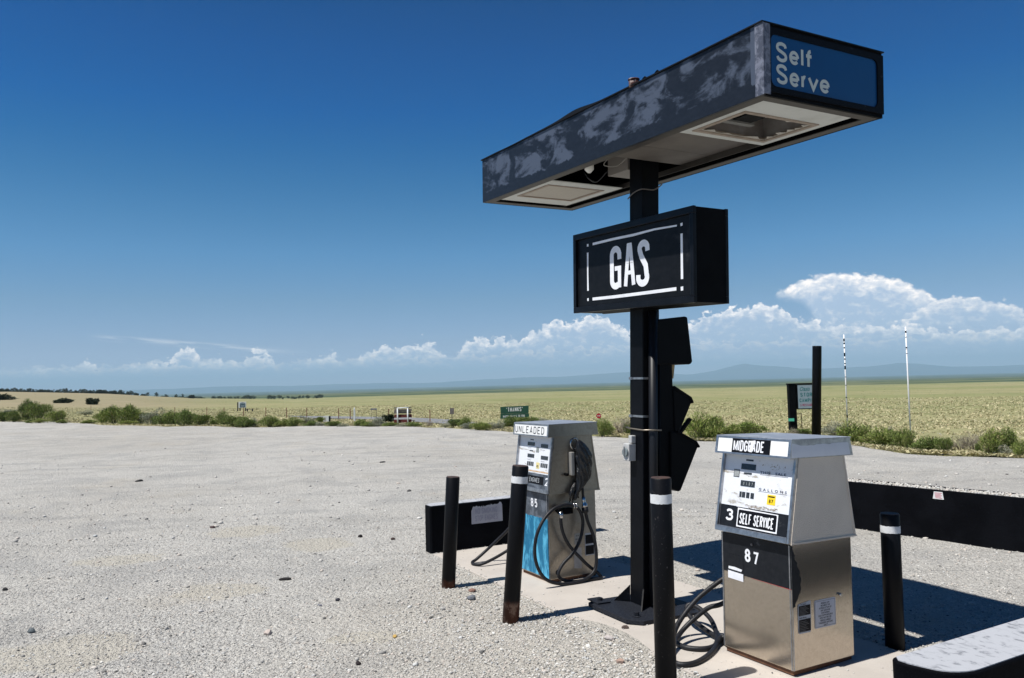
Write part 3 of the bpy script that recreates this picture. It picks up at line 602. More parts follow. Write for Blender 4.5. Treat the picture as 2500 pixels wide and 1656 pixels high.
# service unit on the far side of the pole: towel dispenser above two slanted bins
su = thing('service_unit', 'black windshield service unit with towel box and two slanted bins behind the pole', 'service unit', P0 + Vector((0, 0, .012)), YAW)
SB = mat('matt_black_plastic', (.0025, .0028, .0038), .5, spec=.08, var=(.004, .0045, .006), vscale=6)
MX = mat4((0, 1, 0), (0, 0, 1), (1, 0, 0), (0, 0, 0))    # outline (y, z) pushed along x
def prof(name, pts, x0, x1, m_, parent, bevel=.008):
    mb = MB(); mb.prism(pts, x0, x1, MX); return mb.build(name, m_, parent, bevel)
prof('backboard', [(.095, .90), (.20, .885), (.262, 1.30), (.262, 2.0), (.2, 2.15), (.095, 2.15)], -.13, .13, SB, su)
prof('towel_box', [(.10, 1.84), (.20, 1.845), (.432, 1.843), (.455, 1.862), (.42, 2.218), (.395, 2.222), (.12, 2.194), (.10, 2.17)], -.15, .15, SB, su, .012)
prof('wood_block', [(.263, 1.735), (.287, 1.735), (.305, 1.842), (.263, 1.842)], -.06, .11, WOOD, su, .002)
b1 = prof('upper_bin', [(.255, 1.675), (.425, 1.583), (.44, 1.55), (.30, 1.315), (.255, 1.315)], -.14, .14, SB, su)
prof('bin_rim', [(.262, 1.68), (.43, 1.588), (.452, 1.545), (.44, 1.535), (.415, 1.572), (.262, 1.655)], -.15, .15, SB, b1, .004)
b2 = prof('lower_bin', [(.205, 1.33), (.305, 1.318), (.455, 1.238), (.478, 1.20), (.285, .872), (.265, .866), (.19, .894)], -.15, .15, SB, su)
prof('bin_rim', [(.27, 1.335), (.46, 1.24), (.49, 1.197), (.477, 1.187), (.45, 1.226), (.265, 1.315)], -.16, .16, SB, b2, .004)
mb = MB(); mb.box(.02, .055, -.014, .014, -.03, .17, mat4((1, 0, 0), (0, .68, -.73), (0, .73, .68), (0, .378, 1.295))); mb.build('squeegee_handle', SB, su, .006)

# ------------------------------------------------------------------ GAS sign
gs_c = P0 + E1 * .148 + Vector((0, 0, 2.612))
gas = thing('gas_sign', 'black boxed sign reading GAS in white, strapped round the pole under the canopy', 'sign', gs_c, YAW, math.tan(R(-2.3)), 0)
L, D, H = 1.468, .319, .649; a, b_, c = L / 2, D / 2, H / 2
mb = MB(); mb.box(-a, a, -b_ + .026, b_ - .026, -c, c); mb.build('cabinet', BLACK, gas, .003)
for sgn in (-1, 1):
    mb = MB(); y0, y1 = sorted((sgn * (b_ - .026), sgn * b_)); f_ = .045
    mb.box(-a - .004, a + .004, y0, y1, c - f_, c + .004); mb.box(-a - .004, a + .004, y0, y1, -c - .004, -c + f_)
    mb.box(-a - .004, -a + f_ - .01, y0, y1, -c + f_, c - f_); mb.box(a - f_ + .01, a + .004, y0, y1, -c + f_, c - f_)
    mb.build('frame', mat('glossy_black_frame', (.0045, .0052, .0075), .30, spec=.15, var=(.011, .012, .016), vscale=8), gas, .003)
FM = panelM((0, -b_ + .026 - .002, 0), (1, 0, 0), (0, 0, 1))
mb = MB(); mb.box(-a + .036, a - .036, -c + .046, c - .046, -.001, .0015, FM)
fc = mb.build('sign_face', worn('sprayed_black_sign_face', (.0065, .0075, .0095), (.06, .062, .07), 2.2, .60, .85, (1, 1, 1.3), None, .38, .10), gas)
mb = MB(); z = .003
for q in ([(-.479, .212), (-.2, .216), (.05, .213), (.3, .222), (.545, .214), (.548, .226), (.3, .236), (.05, .232), (-.2, .235), (-.479, .232)],
          [(-.487, -.236), (-.2, -.238), (.1, -.236), (.535, -.232), (.535, -.208), (.1, -.212), (-.2, -.214), (-.487, -.212)],
          [(-.562, -.152), (-.540, -.152), (-.544, -.02), (-.54, .161), (-.562, .161)], [(.583, -.157), (.607, -.157), (.606, .158), (.584, .158)],
          [(-.562, .212), (-.54, .210), (-.54, .232), (-.56, .232)], [(.586, .210), (.606, .212), (.606, .232), (.584, .230)],
          [(-.562, -.235), (-.542, -.236), (-.542, -.212), (-.564, -.214)], [(.582, -.238), (.606, -.236), (.606, -.208), (.58, -.210)]): mb.prism(q, .002, z, FM)
mb.build('painted_border', BWHITE, fc)
mb = MB()
def gl(pl, w_=.050):
    stroke(mb, pl, w_, FM, .0024 + .0002 * len(mb.bm.faces) % .0007)
# G
gl(arc(-.170, .095, .049, .048, 0, 180, 8) + arc(-.170, -.100, .049, .045, 180, 318, 6)); gl([(-.121, .112), (-.121, .06)])
gl([(-.182, -.008), (-.099, -.008)], .034); gl([(-.121, .0), (-.121, -.158)], .042)
# A
gl([(-.046, -.156), (-.004, .164)], .042); gl([(.055, -.152), (.014, .164)], .042); gl([(-.03, -.055), (.04, -.055)], .03); mb.prism([(-.026, .15), (.034, .15), (.03, .169), (-.018, .169)], .0026, .0032, FM)
# S
gl([(.222, .085)] + arc(.176, .106, .046, .04, 20, 190, 7) + [(.15, .05), (.20, -.02)] + arc(.163, -.105, .052, .045, 25, -170, 8) + [(.113, -.085)])
lt = mb.build('lettering', BWHITE, fc)
mb = MB(); mb.box(-.03, .05, -.0004, .0004, .0038, .0046, FM @ Matrix.Translation((0, .018, 0))); mb.build('seam', BLACK, fc)

# ------------------------------------------------------------------ canopy
cn_c = P0 + E1 * .149 + Vector((0, 0, 3.561))
can = thing('canopy', 'long black weathered lighted canopy on top of the pole, reading Self Serve', 'canopy', cn_c, YAW + R(-.4), math.tan(R(-2.56)), math.tan(R(.44)))
A_, B_, C_ = 1.735, .498, .1975
RIM = mat('brown_black_rim', (.035, .030, .027), .55, var=(.06, .052, .045), vscale=10)
SOF = mat('soffit_white', (.56, .58, .56), .6, var=(.40, .41, .38), vscale=7, contrast=(.45, .75))
INS = mat('dim_inner_sheet', (.13, .115, .10), .7, var=(.075, .065, .06), vscale=4)
TAN = mat('tan_lens_frame', (.33, .27, .22), .6, var=(.2, .16, .13), vscale=15)
mb = MB(); mb.box(-A_, A_, -B_, -B_ + .02, -C_, C_); mb.build('front_fascia', FASCIA, can, .002)
mb = MB(); mb.box(-A_, A_, B_ - .02, B_, -C_, C_); mb.build('back_fascia', BLACK, can, .002)
mb = MB(); mb.box(-A_, -A_ + .02, -B_ + .02, B_ - .02, -C_, C_); mb.build('end_panel', BLACK, can)
mb = MB(); EMX = panelM((A_, 0, 0), (0, 1, 0), (0, 0, 1)); o1 = rrect(-.443, -.143, .445, .146, .04)
o0 = [(-B_, -C_), (B_, -C_), (B_, C_), (-B_, C_)]
mb.box(-B_ + .02, B_, -C_, C_, -.02, -.002, EMX)
ep = mb.build('end_frame', BLACK, can)
mb = MB()     # raised frame with a rounded window
for k in (0,):
    n = len(o1); outer = []
    for (x, y) in o1:
        s = min(B_ / abs(x) if x else 9, C_ / abs(y) if y else 9); outer.append((max(-B_, min(B_, x * s)), max(-C_, min(C_, y * s))))
    for i in range(n):
        j = (i + 1) % n; q = [o1[i], o1[j], outer[j], outer[i]]
        if (Vector(outer[i]) - Vector(outer[j])).length < 1e-4: q = [o1[i], o1[j], outer[i]]
        mb.prism(q, -.002, .010, EMX)
    for sx_, sy_, i in ((1, -1, 2), (1, 1, 8), (-1, 1, 14), (-1, -1, 20)):
        pass
mb.build('window_frame', worn('chipped_black_frame', (.003, .0035, .005), (.07, .075, .09), 14, .66, .72, (1, 1, 1), None, .5, .08), ep)
mb = MB(); mb.prism(rrect(-.447, -.147, .449, .150, .04), -.002, .0015, EMX)
sf = mb.build('sign_face', mat('faded_blue_acrylic', (.004, .055, .17), .3, var=(.003, .042, .135), vscale=2), can)
BL.update({'e': [[(.06, .50), (.97, .50)], arc(.5, .5, .48, .5, 0, 322, 12)], 'l': [[(.5, 0), (.5, 1)]], 'r': [[(0, 0), (0, 1)], [(0, .55)] + arc(.62, .5, .6, .45, 160, 75, 5)], 'v': [[(0, 1), (.5, 0), (1, 1)]], 'f': [[(.42, 0), (.42, .72)] + arc(.85, .76, .43, .22, 180, 95, 4), [(0, .66), (.95, .66)]]})
mb = MB()
def low(ch, x0, x1, y, h, k): 
    st_ = .0195
    for q, pl_ in enumerate(BL[ch]): stroke(mb, [(x0 + st_ / 2 + p[0] * max(0, x1 - x0 - st_), y + st_ / 2 + p[1] * (h - st_)) for p in pl_], st_, EMX, .0032 + q * .0003)
for ch, x0, x1, h in (('S', -.400, -.312, .112), ('e', -.298, -.218, .080), ('l', -.205, -.1815, .108), ('f', -.172, -.106, .110)): low(ch, x0, x1, .001, h, 0)
for ch, x0, x1, h in (('S', -.400, -.312, .112), ('e', -.298, -.218, .080), ('r', -.203, -.155, .080), ('v', -.150, -.062, .080), ('e', -.055, .030, .080)): low(ch, x0, x1, -.122, h, 0)
mb.build('lettering', mat('cream_letters', (.50, .54, .52), .5), sf)
mb = MB(); mb.box(A_ - .05, A_ + .012, -B_ - .006, -B_ - .001, -C_, C_); mb.box(A_ + .0105, A_ + .014, -B_ - .006, -B_ + .045, -C_ + .004, C_ - .004); mb.build('corner_strip', worn('chipped_grey_corner', (.07, .08, .11), (.19, .205, .26), 20, .40, .60), can)
# top sheet with a slightly buckled edge
mb = MB(); n = 60; lo = []; 
for i in range(n + 1):
    x = -A_ - .01 + (2 * A_ + .02) * i / n; lift = .004 + .010 * float(vnoise(x, 0, 3.1, 2)) + (.022 * math.exp(-((x + .12) / .22) ** 2))
    lo.append((x, lift))
for (x0, l0), (x1, l1) in zip(lo, lo[1:]):
    mb.hexa([(x0, -B_ - .012, C_ + .001), (x1, -B_ - .012, C_ + .001), (x1, B_ + .01, C_ + .001), (x0, B_ + .01, C_ + .001), (x0, -B_ - .012, C_ + l0), (x1, -B_ - .012, C_ + l1), (x1, B_ + .01, C_ + .008), (x0, B_ + .01, C_ + .008)])
mb.build('top_sheet', mat('tarred_top', (.005, .0055, .007), .6, spec=.2), can)
mb = MB(); mb.cyl((.565, -B_ + .02, C_), (.565, -B_ + .02, C_ + .05), .035, 16); mb.cyl((.565, -B_ + .02, C_ + .05), (.565, -B_ + .02, C_ + .056), .040, 16); mb.build('roof_cap', mat('red_brown_cap', (.09, .028, .022), .6, var=(.55, .5, .45), vscale=25, contrast=(.5, .6)), can)
for x in (.70, .83):
    mb = MB(); mb.hexa([(x - .03, -B_, C_), (x + .03, -B_, C_), (x + .03, -B_ + .04, C_), (x - .03, -B_ + .04, C_), (x - .015, -B_, C_ + .022), (x + .01, -B_, C_ + .03), (x + .01, -B_ + .03, C_ + .02), (x - .015, -B_ + .03, C_ + .02)]); mb.build('bent_flashing', BLACK, can)
# bottom rims (inner flanges)
mb = MB(); mb.box(-A_ + .02, A_ - .02, -B_ + .02, -B_ + .085, -C_, -C_ + .006); mb.box(-A_ + .02, A_ - .02, B_ - .085, B_ - .02, -C_, -C_ + .006); mb.box(-A_ + .02, A_ - .02, B_ - .165, B_ - .16, -C_ + .008, -C_ + .05)
mb.box(A_ - .08, A_ - .02, -B_ + .086, B_ - .086, -C_, -C_ + .006); mb.box(-A_ + .02, -A_ + .10, -B_ + .086, B_ - .086, -C_, -C_ + .006); mb.build('bottom_rim', RIM, can)
mb = MB(); mb.box(-A_ + .02, A_ - .02, B_ - .16, B_ - .08, -C_ + .045, -C_ + .05); mb.build('inner_lip', RIM, can)
# inner roof and recessed sheet
mb = MB(); mb.box(-A_ + .02, A_ - .02, -B_ + .02, B_ - .02, C_ - .03, C_ - .02); mb.build('inner_roof', INS, can)
mb = MB(); mb.box(.09, .42, -B_ + .09, B_ - .17, -C_ + .05, -C_ + .054); mb.build('inner_sheet', INS, can); mb = MB(); mb.box(.425, .925, -B_ + .09, B_ - .17, -C_ + .05, -C_ + .054); mb.build('inner_sheet', INS, can)
def light_panel(x0, x1, y0, y1, ox0, ox1, oy0, oy1, broken):
    z0, z1 = -C_ + .006, -C_ + .012
    mb = MB(); mb.box(x0, x1, y0, oy0, z0, z1); mb.box(x0, x1, oy1, y1, z0, z1); mb.box(x0, ox0, oy0, oy1, z0, z1); mb.box(ox1, x1, oy0, oy1, z0, z1)
    lp = mb.build('light_panel', SOF, can)
    mb = MB(); f_ = .028
    mb.box(ox0, ox1, oy0, oy0 + f_, z0 - .006, z1 + .01); mb.box(ox0, ox1, oy1 - f_, oy1, z0 - .006, z1 + .01); mb.box(ox0, ox0 + f_, oy0 + f_, oy1 - f_, z0 - .006, z1 + .01); mb.box(ox1 - f_, ox1, oy0 + f_, oy1 - f_, z0 - .006, z1 + .01); mb.build('lens_frame', TAN, lp)
    if not broken:
        mb = MB(); mb.box(ox0 + f_, ox1 - f_, oy0 + f_, oy1 - f_, z0 + .001, z0 + .004); mb.build('lens', mat('beige_lens', (.42, .385, .33), .5, var=(.34, .31, .27), vscale=50), lp)
    else:
        mb = MB(); a0, a1, c0_, c1_ = ox0 + f_, ox1 - f_, oy0 + f_, oy1 - f_
        rr = random.Random(4); zz0 = z0 + .002
        def shard(p, q, inx, iny, n=14, dep=.035):
            pts = [(p[0] + (q[0] - p[0]) * i / n, p[1] + (q[1] - p[1]) * i / n) for i in range(n + 1)]
            inn = [(x + inx * (rr.random() ** 2 * dep + .004), y + iny * (rr.random() ** 2 * dep + .004)) for x, y in pts]
            for i in range(n): mb.prism([pts[i], pts[i + 1], inn[i + 1], inn[i]], zz0, zz0 + .003)
        shard((a0, c1_), (a1, c1_), 0, -1, 18, .06); shard((a1, c0_), (a1, c1_), -1, 0, 12, .03); shard((a0, c0_), (a1, c0_), 0, 1, 16, .02); shard((a0, c0_), (a0, c1_), 1, 0, 12, .04); mb.build('broken_lens', mat('dirty_broken_lens', (.45, .43, .38), .5), lp)
        mb = MB(); zt = C_ - .035; wl = .006
        mb.box(ox0 - wl, ox0, oy0, oy1, z1 + .012, zt); mb.box(ox1, ox1 + wl, oy0, oy1, z1 + .012, zt); mb.box(ox0, ox1, oy0 - wl, oy0, z1 + .012, zt); mb.box(ox0, ox1, oy1, oy1 + wl, z1 + .012, zt); mb.build('housing', mat('dusty_white_housing', (.30, .29, .28), .6, var=(.16, .12, .10), vscale=6), lp)
        mb = MB(); mb.box(ox0 + .15, ox0 + .34, oy0 + .20, oy0 + .36, -C_ + .06, -C_ + .12); mb.build('ballast', BLACK, lp, .004)
        mb = MB(); mb.box(ox0 + .10, ox0 + .145, oy0 + .12, oy0 + .40, -C_ + .05, -C_ + .15); mb.build('socket_bracket', mat('grey_bracket', (.17, .17, .16), .5), lp, .003)
light_panel(.93, 1.655, -B_ + .086, .335, 1.0, 1.46, -.355, .27, True)
light_panel(-1.55, -.65, -B_ + .086, .315, -1.33, -.79, -.35, .225, False)
mb = MB(); mb.box(-.45, -.18, .02, .26, -C_ + .04, C_ - .04); mb.build('junction_box', mat('grey_junction_box', (.24, .22, .20), .6), can, .004)
mb = MB(); mb.tube([(-.16, -.36, .0), (-.16, -.36, -.09), (-.16, -.36, -.15), (-.16, -.36, -.20), (-.16, -.36, -.225)], [.016, .018, .036, .036, .012], 16); mb.build('bulb', mat('frosted_bulb', (.75, .74, .70), .35), can)
mb = MB(); mb.tube(spline([(-.62, -.1, -.1), (-.58, -.08, -.16), (-.55, -.02, -.185), (-.5, .05, -.1)]), .006, 6); mb.build('loose_wire', bpy.data.materials['dark_display'], can); mb = MB(); mb.tube(spline([(.02, -.30, -.14), (-.02, -.32, -.19), (.03, -.24, -.20), (.10, -.2, -.15)]), .004, 6); mb.build('loose_wire', mat('grey_wire', (.25, .24, .22), .5), can)

# ------------------------------------------------------------------ fuel pumps
def ink(mb, s, x, y, w_, M, sx=.9, bold=.01, z=.002, h=.02, space=1.0, align='LEFT'): typed(mb, s, x, y, h, M, sx, bold, z, align, 0, space)
def pump(kind, label, loc, yaw, ty, bx, by, z1, tilt=0):
    p = thing('fuel_pump', label, 'fuel pump', loc, yaw, tilt, ty, 'fuel pumps on the island')
    mid = kind == 'mid'
    mb = MB(); mb.frus(bx - .012, by - .012, 0, bx - .012, by - .012, .03); mb.build('plinth', RUST, p)
    mb = MB(); mb.box(-bx, bx, -by, by, .028, z1); body = mb.build('body', STEEL if mid else STEELD, p, .004)
    FP = panelM((-bx, -by, .028), (1, 0, 0), (0, 0, 1)); W_, H_ = 2 * bx, z1 - .028          # lower front
    SP = panelM((bx, -by, .028), (0, 1, 0), (0, 0, 1)); SW = 2 * by                           # lower right side
    mb = MB()
    mb.box(.004, .012, .002, H_ - .002, 0, .004, FP); mb.build('corner_trim', ALU, body)
    mb = MB(); mb.box(W_ - .012, W_ - .004, .002, H_ - .002, 0, .004, FP); mb.build('corner_trim', ALU, body)
    mb = MB(); mb.box(.001, .008, .002, H_ - .002, 0, .003, SP); mb.build('corner_trim', ALU, body)
    # head
    hx, hb, ht, hz0, hz1 = (.293, .290, .203, .752, 1.245) if mid else (.300, .262, .196, .766, 1.255)
    mb = MB(); mb.frus(hx, hb, hz0, hx, ht, hz1); head = mb.build('head', SHEET if mid else STEELD, p, .003)
    HP = panelM((-hx, -hb, hz0), (1, 0, 0), (0, hb - ht, hz1 - hz0)); HW, HH = 2 * hx, math.hypot(hb - ht, hz1 - hz0)
    mb = MB(); t_ = .016
    mb.box(0, t_, 0, HH, .001, .022, HP); mb.box(HW - t_, HW, 0, HH, .001, .022, HP); mb.box(t_, HW - t_, 0, .034, .001, .026, HP); mb.build('dial_frame', ALU, head, .002)
    mb = MB(); mb.hexa([(hx, -hb, hz0), (hx + .004, -hb, hz0), (hx + .004, -hb + .022, hz0), (hx, -hb + .022, hz0), (hx, -ht, hz1), (hx + .004, -ht, hz1), (hx + .004, -ht + .022, hz1), (hx, -ht + .022, hz1)]); mb.hexa([(hx, hb - .012, hz0), (hx + .004, hb - .012, hz0), (hx + .004, hb, hz0), (hx, hb, hz0), (hx, ht - .012, hz1), (hx + .004, ht - .012, hz1), (hx + .004, ht, hz1), (hx, ht, hz1)])
    mb.box(hx - .002, hx + .006, -hb + .0, hb + .004, hz0 - .004, hz0 + .006); mb.build('edge_trim', SHEET if mid else STEELD, head)
    mb = MB(); mb.box(t_, HW - t_, .034, HH, .001, .003, HP); dial = mb.build('dial_panel', DIAL, head)
    def rc(mb, u0, v0, u1, v1, z0=.003, z1=.0045): mb.box(u0 * HW, u1 * HW, v0 * HH, v1 * HH, z0, z1, HP)
    if mid:
        mb = MB(); rc(mb, .03, .07, .97, .33); rc(mb, .03, .325, .25, .335); bb = mb.build('black_band', DARKW, dial)
        mb = MB(); block(mb, '3', .115 * HW, .145 * HH, .062, .072, .014, .01, HP, .0052); mb.build('numeral', BWHITE, bb)
        mb = MB(); mb.prism([(.279 * HW, .088 * HH), (.823 * HW, .088 * HH), (.823 * HW, .31 * HH), (.279 * HW, .32 * HH)], .0046, .0060, HP); w2 = mb.build('white_sticker', BWHITE, dial)
        mb = MB(); mb.prism(rrect(.293 * HW, .105 * HH, .808 * HW, .300 * HH, .008), .0061, .0066, HP); mb.build('sticker_ground', INKB, w2)
        mb = MB(); block(mb, 'SELF SERVICE', .318 * HW, .130 * HH, .0218, .066, .0082, .0028, HP, .007); mb.build('lettering', BWHITE, w2)
        mb = MB(); rc(mb, .267, .80, .467, .872, .003, .006); mb.build('display', GLASSD, dial)
        mb = MB(); rc(mb, .28, .594, .476, .664, .003, .006); d2 = mb.build('display', GLASSD, dial)
        mb = MB(); 
        for i, ch in enumerate('0187'): typed(mb, ch, (.318 + i * .039) * HW, .607 * HH, .020, HP, .62, .012, .0065)
        mb.build('digits', mat('grey_digits', (.35, .37, .36), .6), d2)
        for u0, v0, u1, v1 in ((.322, .908, .425, .93), (.31, .742, .42, .765)):
            mb = MB(); rc(mb, u0, v0, u1, v1, .003, .004); mb.build('slot', GLASSD, dial)
        for i, (u0, u1) in enumerate(((.277, .305), (.312, .357), (.372, .416), (.433, .478))):
            mb = MB(); rc(mb, u0, .453, u1, .522, .003, .005); mb.build('price_wheel', GLASSD, dial)
        mb = MB(); ink(mb, 'THIS   SALE', .530 * HW, .772 * HH, 0, HP, 1.62, .020, .0042, .0155, 1.15); mb.box(.530 * HW, .898 * HW, .757 * HH, .761 * HH, .0036, .0042, HP)
        ink(mb, 'G A L L O N S', .532 * HW, .567 * HH, 0, HP, 1.45, .016, .0042, .0155, 1.13); mb.box(.532 * HW, .905 * HW, .553 * HH, .556 * HH, .0036, .0042, HP); mb.build('lettering', mat('blue_black_ink', (.03, .04, .09), .5), dial)
        mb = MB(); rc(mb, .166, .695, .248, .793, .0032, .0042); s_ = mb.build('small_sticker', mat('faded_sticker', (.07, .08, .09), .6), dial)
        mb = MB(); rc(mb, .174, .705, .240, .785, .0043, .0047); mb.build('sticker_ground', mat('pale_print', (.36, .38, .38), .6, var=(.12, .13, .13), vscale=220, contrast=(.45, .55)), s_)
        mb = MB(); rc(mb, .657, .412, .766, .532, .0032, .0042); y = mb.build('octane_sticker', YELLOW, dial)
        mb = MB(); block(mb, '87', .683 * HW, .432 * HH, .014, .022, .0038, .004, HP, .0048); mb.box(.670 * HW, .755 * HW, .500 * HH, .516 * HH, .0043, .0046, HP); mb.build('lettering', INKB, y)
        # rows of scraped glue on the dial
        mb = MB(); rr = random.Random(3)
        for i in range(70):
            cx_, cy_ = rr.uniform(.34, .80), rr.gauss(.355, .012)
            mb.prism([((cx_ + rr.uniform(-.035, .035)) * HW, (cy_ + rr.uniform(-.014, .014)) * HH) for _ in range(3)], .0031, .0034 + i * .00001, HP)
        mb.build('glue_residue', mat('brown_glue', (.26, .22, .18), .8, var=(.5, .46, .42), vscale=60), dial); mb = MB()
        for i in range(30):
            cx_, cy_ = rr.uniform(.56, .86), rr.gauss(.865, .018)
            mb.prism([((cx_ + rr.uniform(-.02, .02)) * HW, (cy_ + rr.uniform(-.012, .012)) * HH) for _ in range(3)], .0031, .0034 + i * .00001, HP)
        mb.build('glue_residue', bpy.data.materials['brown_glue'], dial)
    else:
        mb = MB(); rc(mb, .03, .065, .97, .325); bb = mb.build('black_band', GREYW, dial)
        mb = MB(); block(mb, '2', .868 * HW, .135 * HH, .058, .070, .013, .01, HP, .0052); mb.build('numeral', BWHITE, bb)
        mb = MB(); rc(mb, .18, .135, .818, .278, .0046, .0056); w2 = mb.build('sticker', INKB, dial)
        mb = MB(); block(mb, 'STOP ENGINES', .20 * HW, .165 * HH, .0225, .040, .0055, .0055, HP, .0060); mb.build('lettering', mat('grey_print', (.33, .35, .37), .6), w2)
        for u0, v0, u1, v1 in ((.27, .805, .478, .87), (.665, .792, .86, .856), (.295, .594, .492, .657), (.692, .585, .89, .65)):
            mb = MB(); rc(mb, u0, v0, u1, v1, .003, .006); mb.build('display', GLASSD, dial)
        for g0 in (.30, .70):
            for i in range(4):
                u0 = g0 + i * .051; mb = MB(); rc(mb, u0, .443, u0 + .038, .517, .003, .005); mb.build('price_wheel', GLASSD, dial)
        for u0, v0 in ((.335, .905), (.345, .705)):
            mb = MB(); rc(mb, u0, v0, u0 + .10, v0 + .02, .003, .004); mb.build('slot', GLASSD, dial)
        mb = MB()
        for u0, v0, tx_ in ((.285, .755, 'THIS SALE'), (.68, .742, 'THIS SALE'), (.30, .545, 'GALLONS'), (.70, .538, 'GALLONS')): ink(mb, tx_, u0 * HW, v0 * HH, 0, HP, .9, .0, .0042, .009, 1.2)
        mb.build('lettering', mat('grey_ink', (.10, .11, .13), .5), dial)
        mb = MB(); rc(mb, .57, .41, .664, .52, .0032, .0042); y = mb.build('octane_sticker', mat('faded_yellow_sticker', (.72, .62, .30), .5), dial)
        mb = MB(); block(mb, '85', .588 * HW, .430 * HH, .013, .022, .0036, .004, HP, .0048); mb.build('lettering', INKB, y)
        mb = MB(); rc(mb, .535, .695, .615, .793, .0032, .0042); mb.build('small_sticker', mat('faded_sticker', (.16, .18, .18), .6, var=(.4, .42, .4), vscale=200, contrast=(.45, .55)), dial)
        mb = MB(); rc(mb, .03, .345, .97, .372, .0031, .0036); mb.build('rust_stain', mat('rust_stain', (.50, .30, .14), .8, var=(.72, .66, .58), vscale=30), dial)
    # cap
    cz0, cz1 = hz1 - .002, hz1 + .108
    cb, ct, cxb, cxt = (.281, .262, .302, .297) if mid else (.262, .250, .310, .306)
    mb = MB(); mb.frus(cxb, cb, cz0, cxt, ct, cz1); cap = mb.build('cap', ALU if mid else STEELD, p, .003)
    CP = panelM((-cxb, -cb, cz0), (1, 0, 0), (0, cb - ct, cz1 - cz0)); CW, CH = 2 * cxb, math.hypot(cb - ct, cz1 - cz0)
    mb = MB(); mb.box(.020, CW - .022, .012, CH - .012, .0005, .004, CP); lens = mb.build('cap_lens', LENSW, cap)
    mb = MB(); mb.box(.0, CW, 0, .012, .0, .006, CP); mb.box(0, CW, CH - .012, CH, 0, .006, CP); mb.box(0, .018, .012, CH - .012, 0, .006, CP); mb.box(CW - .020, CW, .012, CH - .012, 0, .006, CP); mb.build('cap_frame', ALU, cap, .001)
    for x in (.009, CW - .010):
        for y in (.03, .08): mb = MB(); mb.cyl((x, y, .005), (x, y, .009), .0035, 8, CP); mb.build('screw', CHROME, cap)
    mb = MB(); mb.box(-cxt - .004, cxt + .004, -ct - .004, ct + .004, cz1 - .001, cz1 + .004); mb.build('cap_lid', mat('sun_bleached_lid', (.36, .38, .42), .42, .5, var=(.60, .62, .64), vscale=5, contrast=(.52, .58)), cap)
    QP = panelM((cxb, -cb, cz0), (0, 1, 0), (-(cxb - cxt), 0, cz1 - cz0))
    if mid:
        mb = MB(); mb.prism(rrect(.236 * CW, .10 * CH, .745 * CW, .93 * CH, .003), .0042, .0050, CP); k = mb.build('grade_sticker', INKB, cap)
        mb = MB(); block(mb, 'MIDGRADE', .256 * CW, .195 * CH, .0288, .0680, .0094, .0044, CP, .0056); mb.build('lettering', BWHITE, k)
        mb = MB(); mb.prism([(.49 * CW, .62 * CH), (.555 * CW, .64 * CH), (.55 * CW, .84 * CH), (.485 * CW, .80 * CH)], .0064, .0070, CP); mb.prism([(.47 * CW, .2 * CH), (.515 * CW, .18 * CH), (.53 * CW, .66 * CH), (.50 * CW, .62 * CH)], .0064, .0071, CP); mb.build('torn_patch', BWHITE, k)
        mb = MB(); q = [(.008, .006)] + [(2 * cb - .03, .006), (2 * cb - .042, .075)] + [(2 * cb - .05 - i * .028, .080 + random.uniform(-.003, .004) - i * .0004) for i in range(16)] + [(.010, .092)]
        mb.prism(q, .001, .0025, QP); mb.build('side_panel', CAPW, cap)
    else:
        mb = MB(); block(mb, 'UNLEADED', .055 * CW, .20 * CH, .0475, .064, .0085, .0195, CP, .0046); mb.build('lettering', mat('faded_black_letters', (.06, .065, .075), .6, var=(.02, .02, .025), vscale=10), lens)
    # lower front
    if mid:
        mb = MB(); mb.prism([(0, H_ * .665), (W_ * .3, H_ * .66), (W_, H_ * .648), (W_, H_), (0, H_)], .0, .0035, FP); fp = mb.build('black_front_panel', DARKW, body)
        mb = MB(); mb.prism([(W_ * .45, H_ * .6540), (W_, H_ * .645), (W_, H_ * .6485), (W_ * .45, H_ * .6555)], .0036, .0042, FP); mb.build('red_edge', RED, fp)
        mb = MB(); block(mb, '8', .360 * W_, .785 * H_, .046, .080, .015, .01, FP, .0042); block(mb, '7', .480 * W_, .775 * H_, .044, .078, .013, .01, FP, .0042); mb.build('numeral', BWHITE, fp)
        mb = MB(); mb.prism([(.097 * W_, .610 * H_), (.329 * W_, .604 * H_), (.329 * W_, .668 * H_), (.098 * W_, .675 * H_)], .0036, .0045, FP); mb.prism([(.105 * W_, .69 * H_), (.30 * W_, .685 * H_), (.315 * W_, .705 * H_), (.2 * W_, .715 * H_), (.108 * W_, .712 * H_)], .0036, .0045, FP); mb.build('white_patch', BWHITE, fp)
        mb = MB(); mb.box(.10 * W_, .33 * W_, .821 * H_, .824 * H_, .0035, .0042, FP); mb.box(.33 * W_, .333 * W_, .63 * H_, .824 * H_, .0035, .0042, FP); mb.build('seam', bpy.data.materials['black_lettering'], fp); mb = MB(); mb.cyl((.47 * W_, .942 * H_, .003), (.47 * W_, .942 * H_, .010), .008, 12, FP); mb.build('lock', mat('scratched_grey', (.13, .12, .12), .5), fp)
        mb = MB(); rr = random.Random(8); q = [(.004, .995), (.02, .995)] + [(x + rr.uniform(-.006, .006) + .008 * sin(y * 90), y) for x, y in [(float(np.interp(k, [.50, .56, .62, .70, .78, .86, .96], [.03, .075, .13, .15, .125, .075, .03])), float(k)) for k in np.linspace(.97, .51, 26)]] + [(.004, .50)]
        mb.prism([(x * SW, y * H_) for x, y in q], .003, .0042, SP); mb.build('dark_smear', DARKW, body)
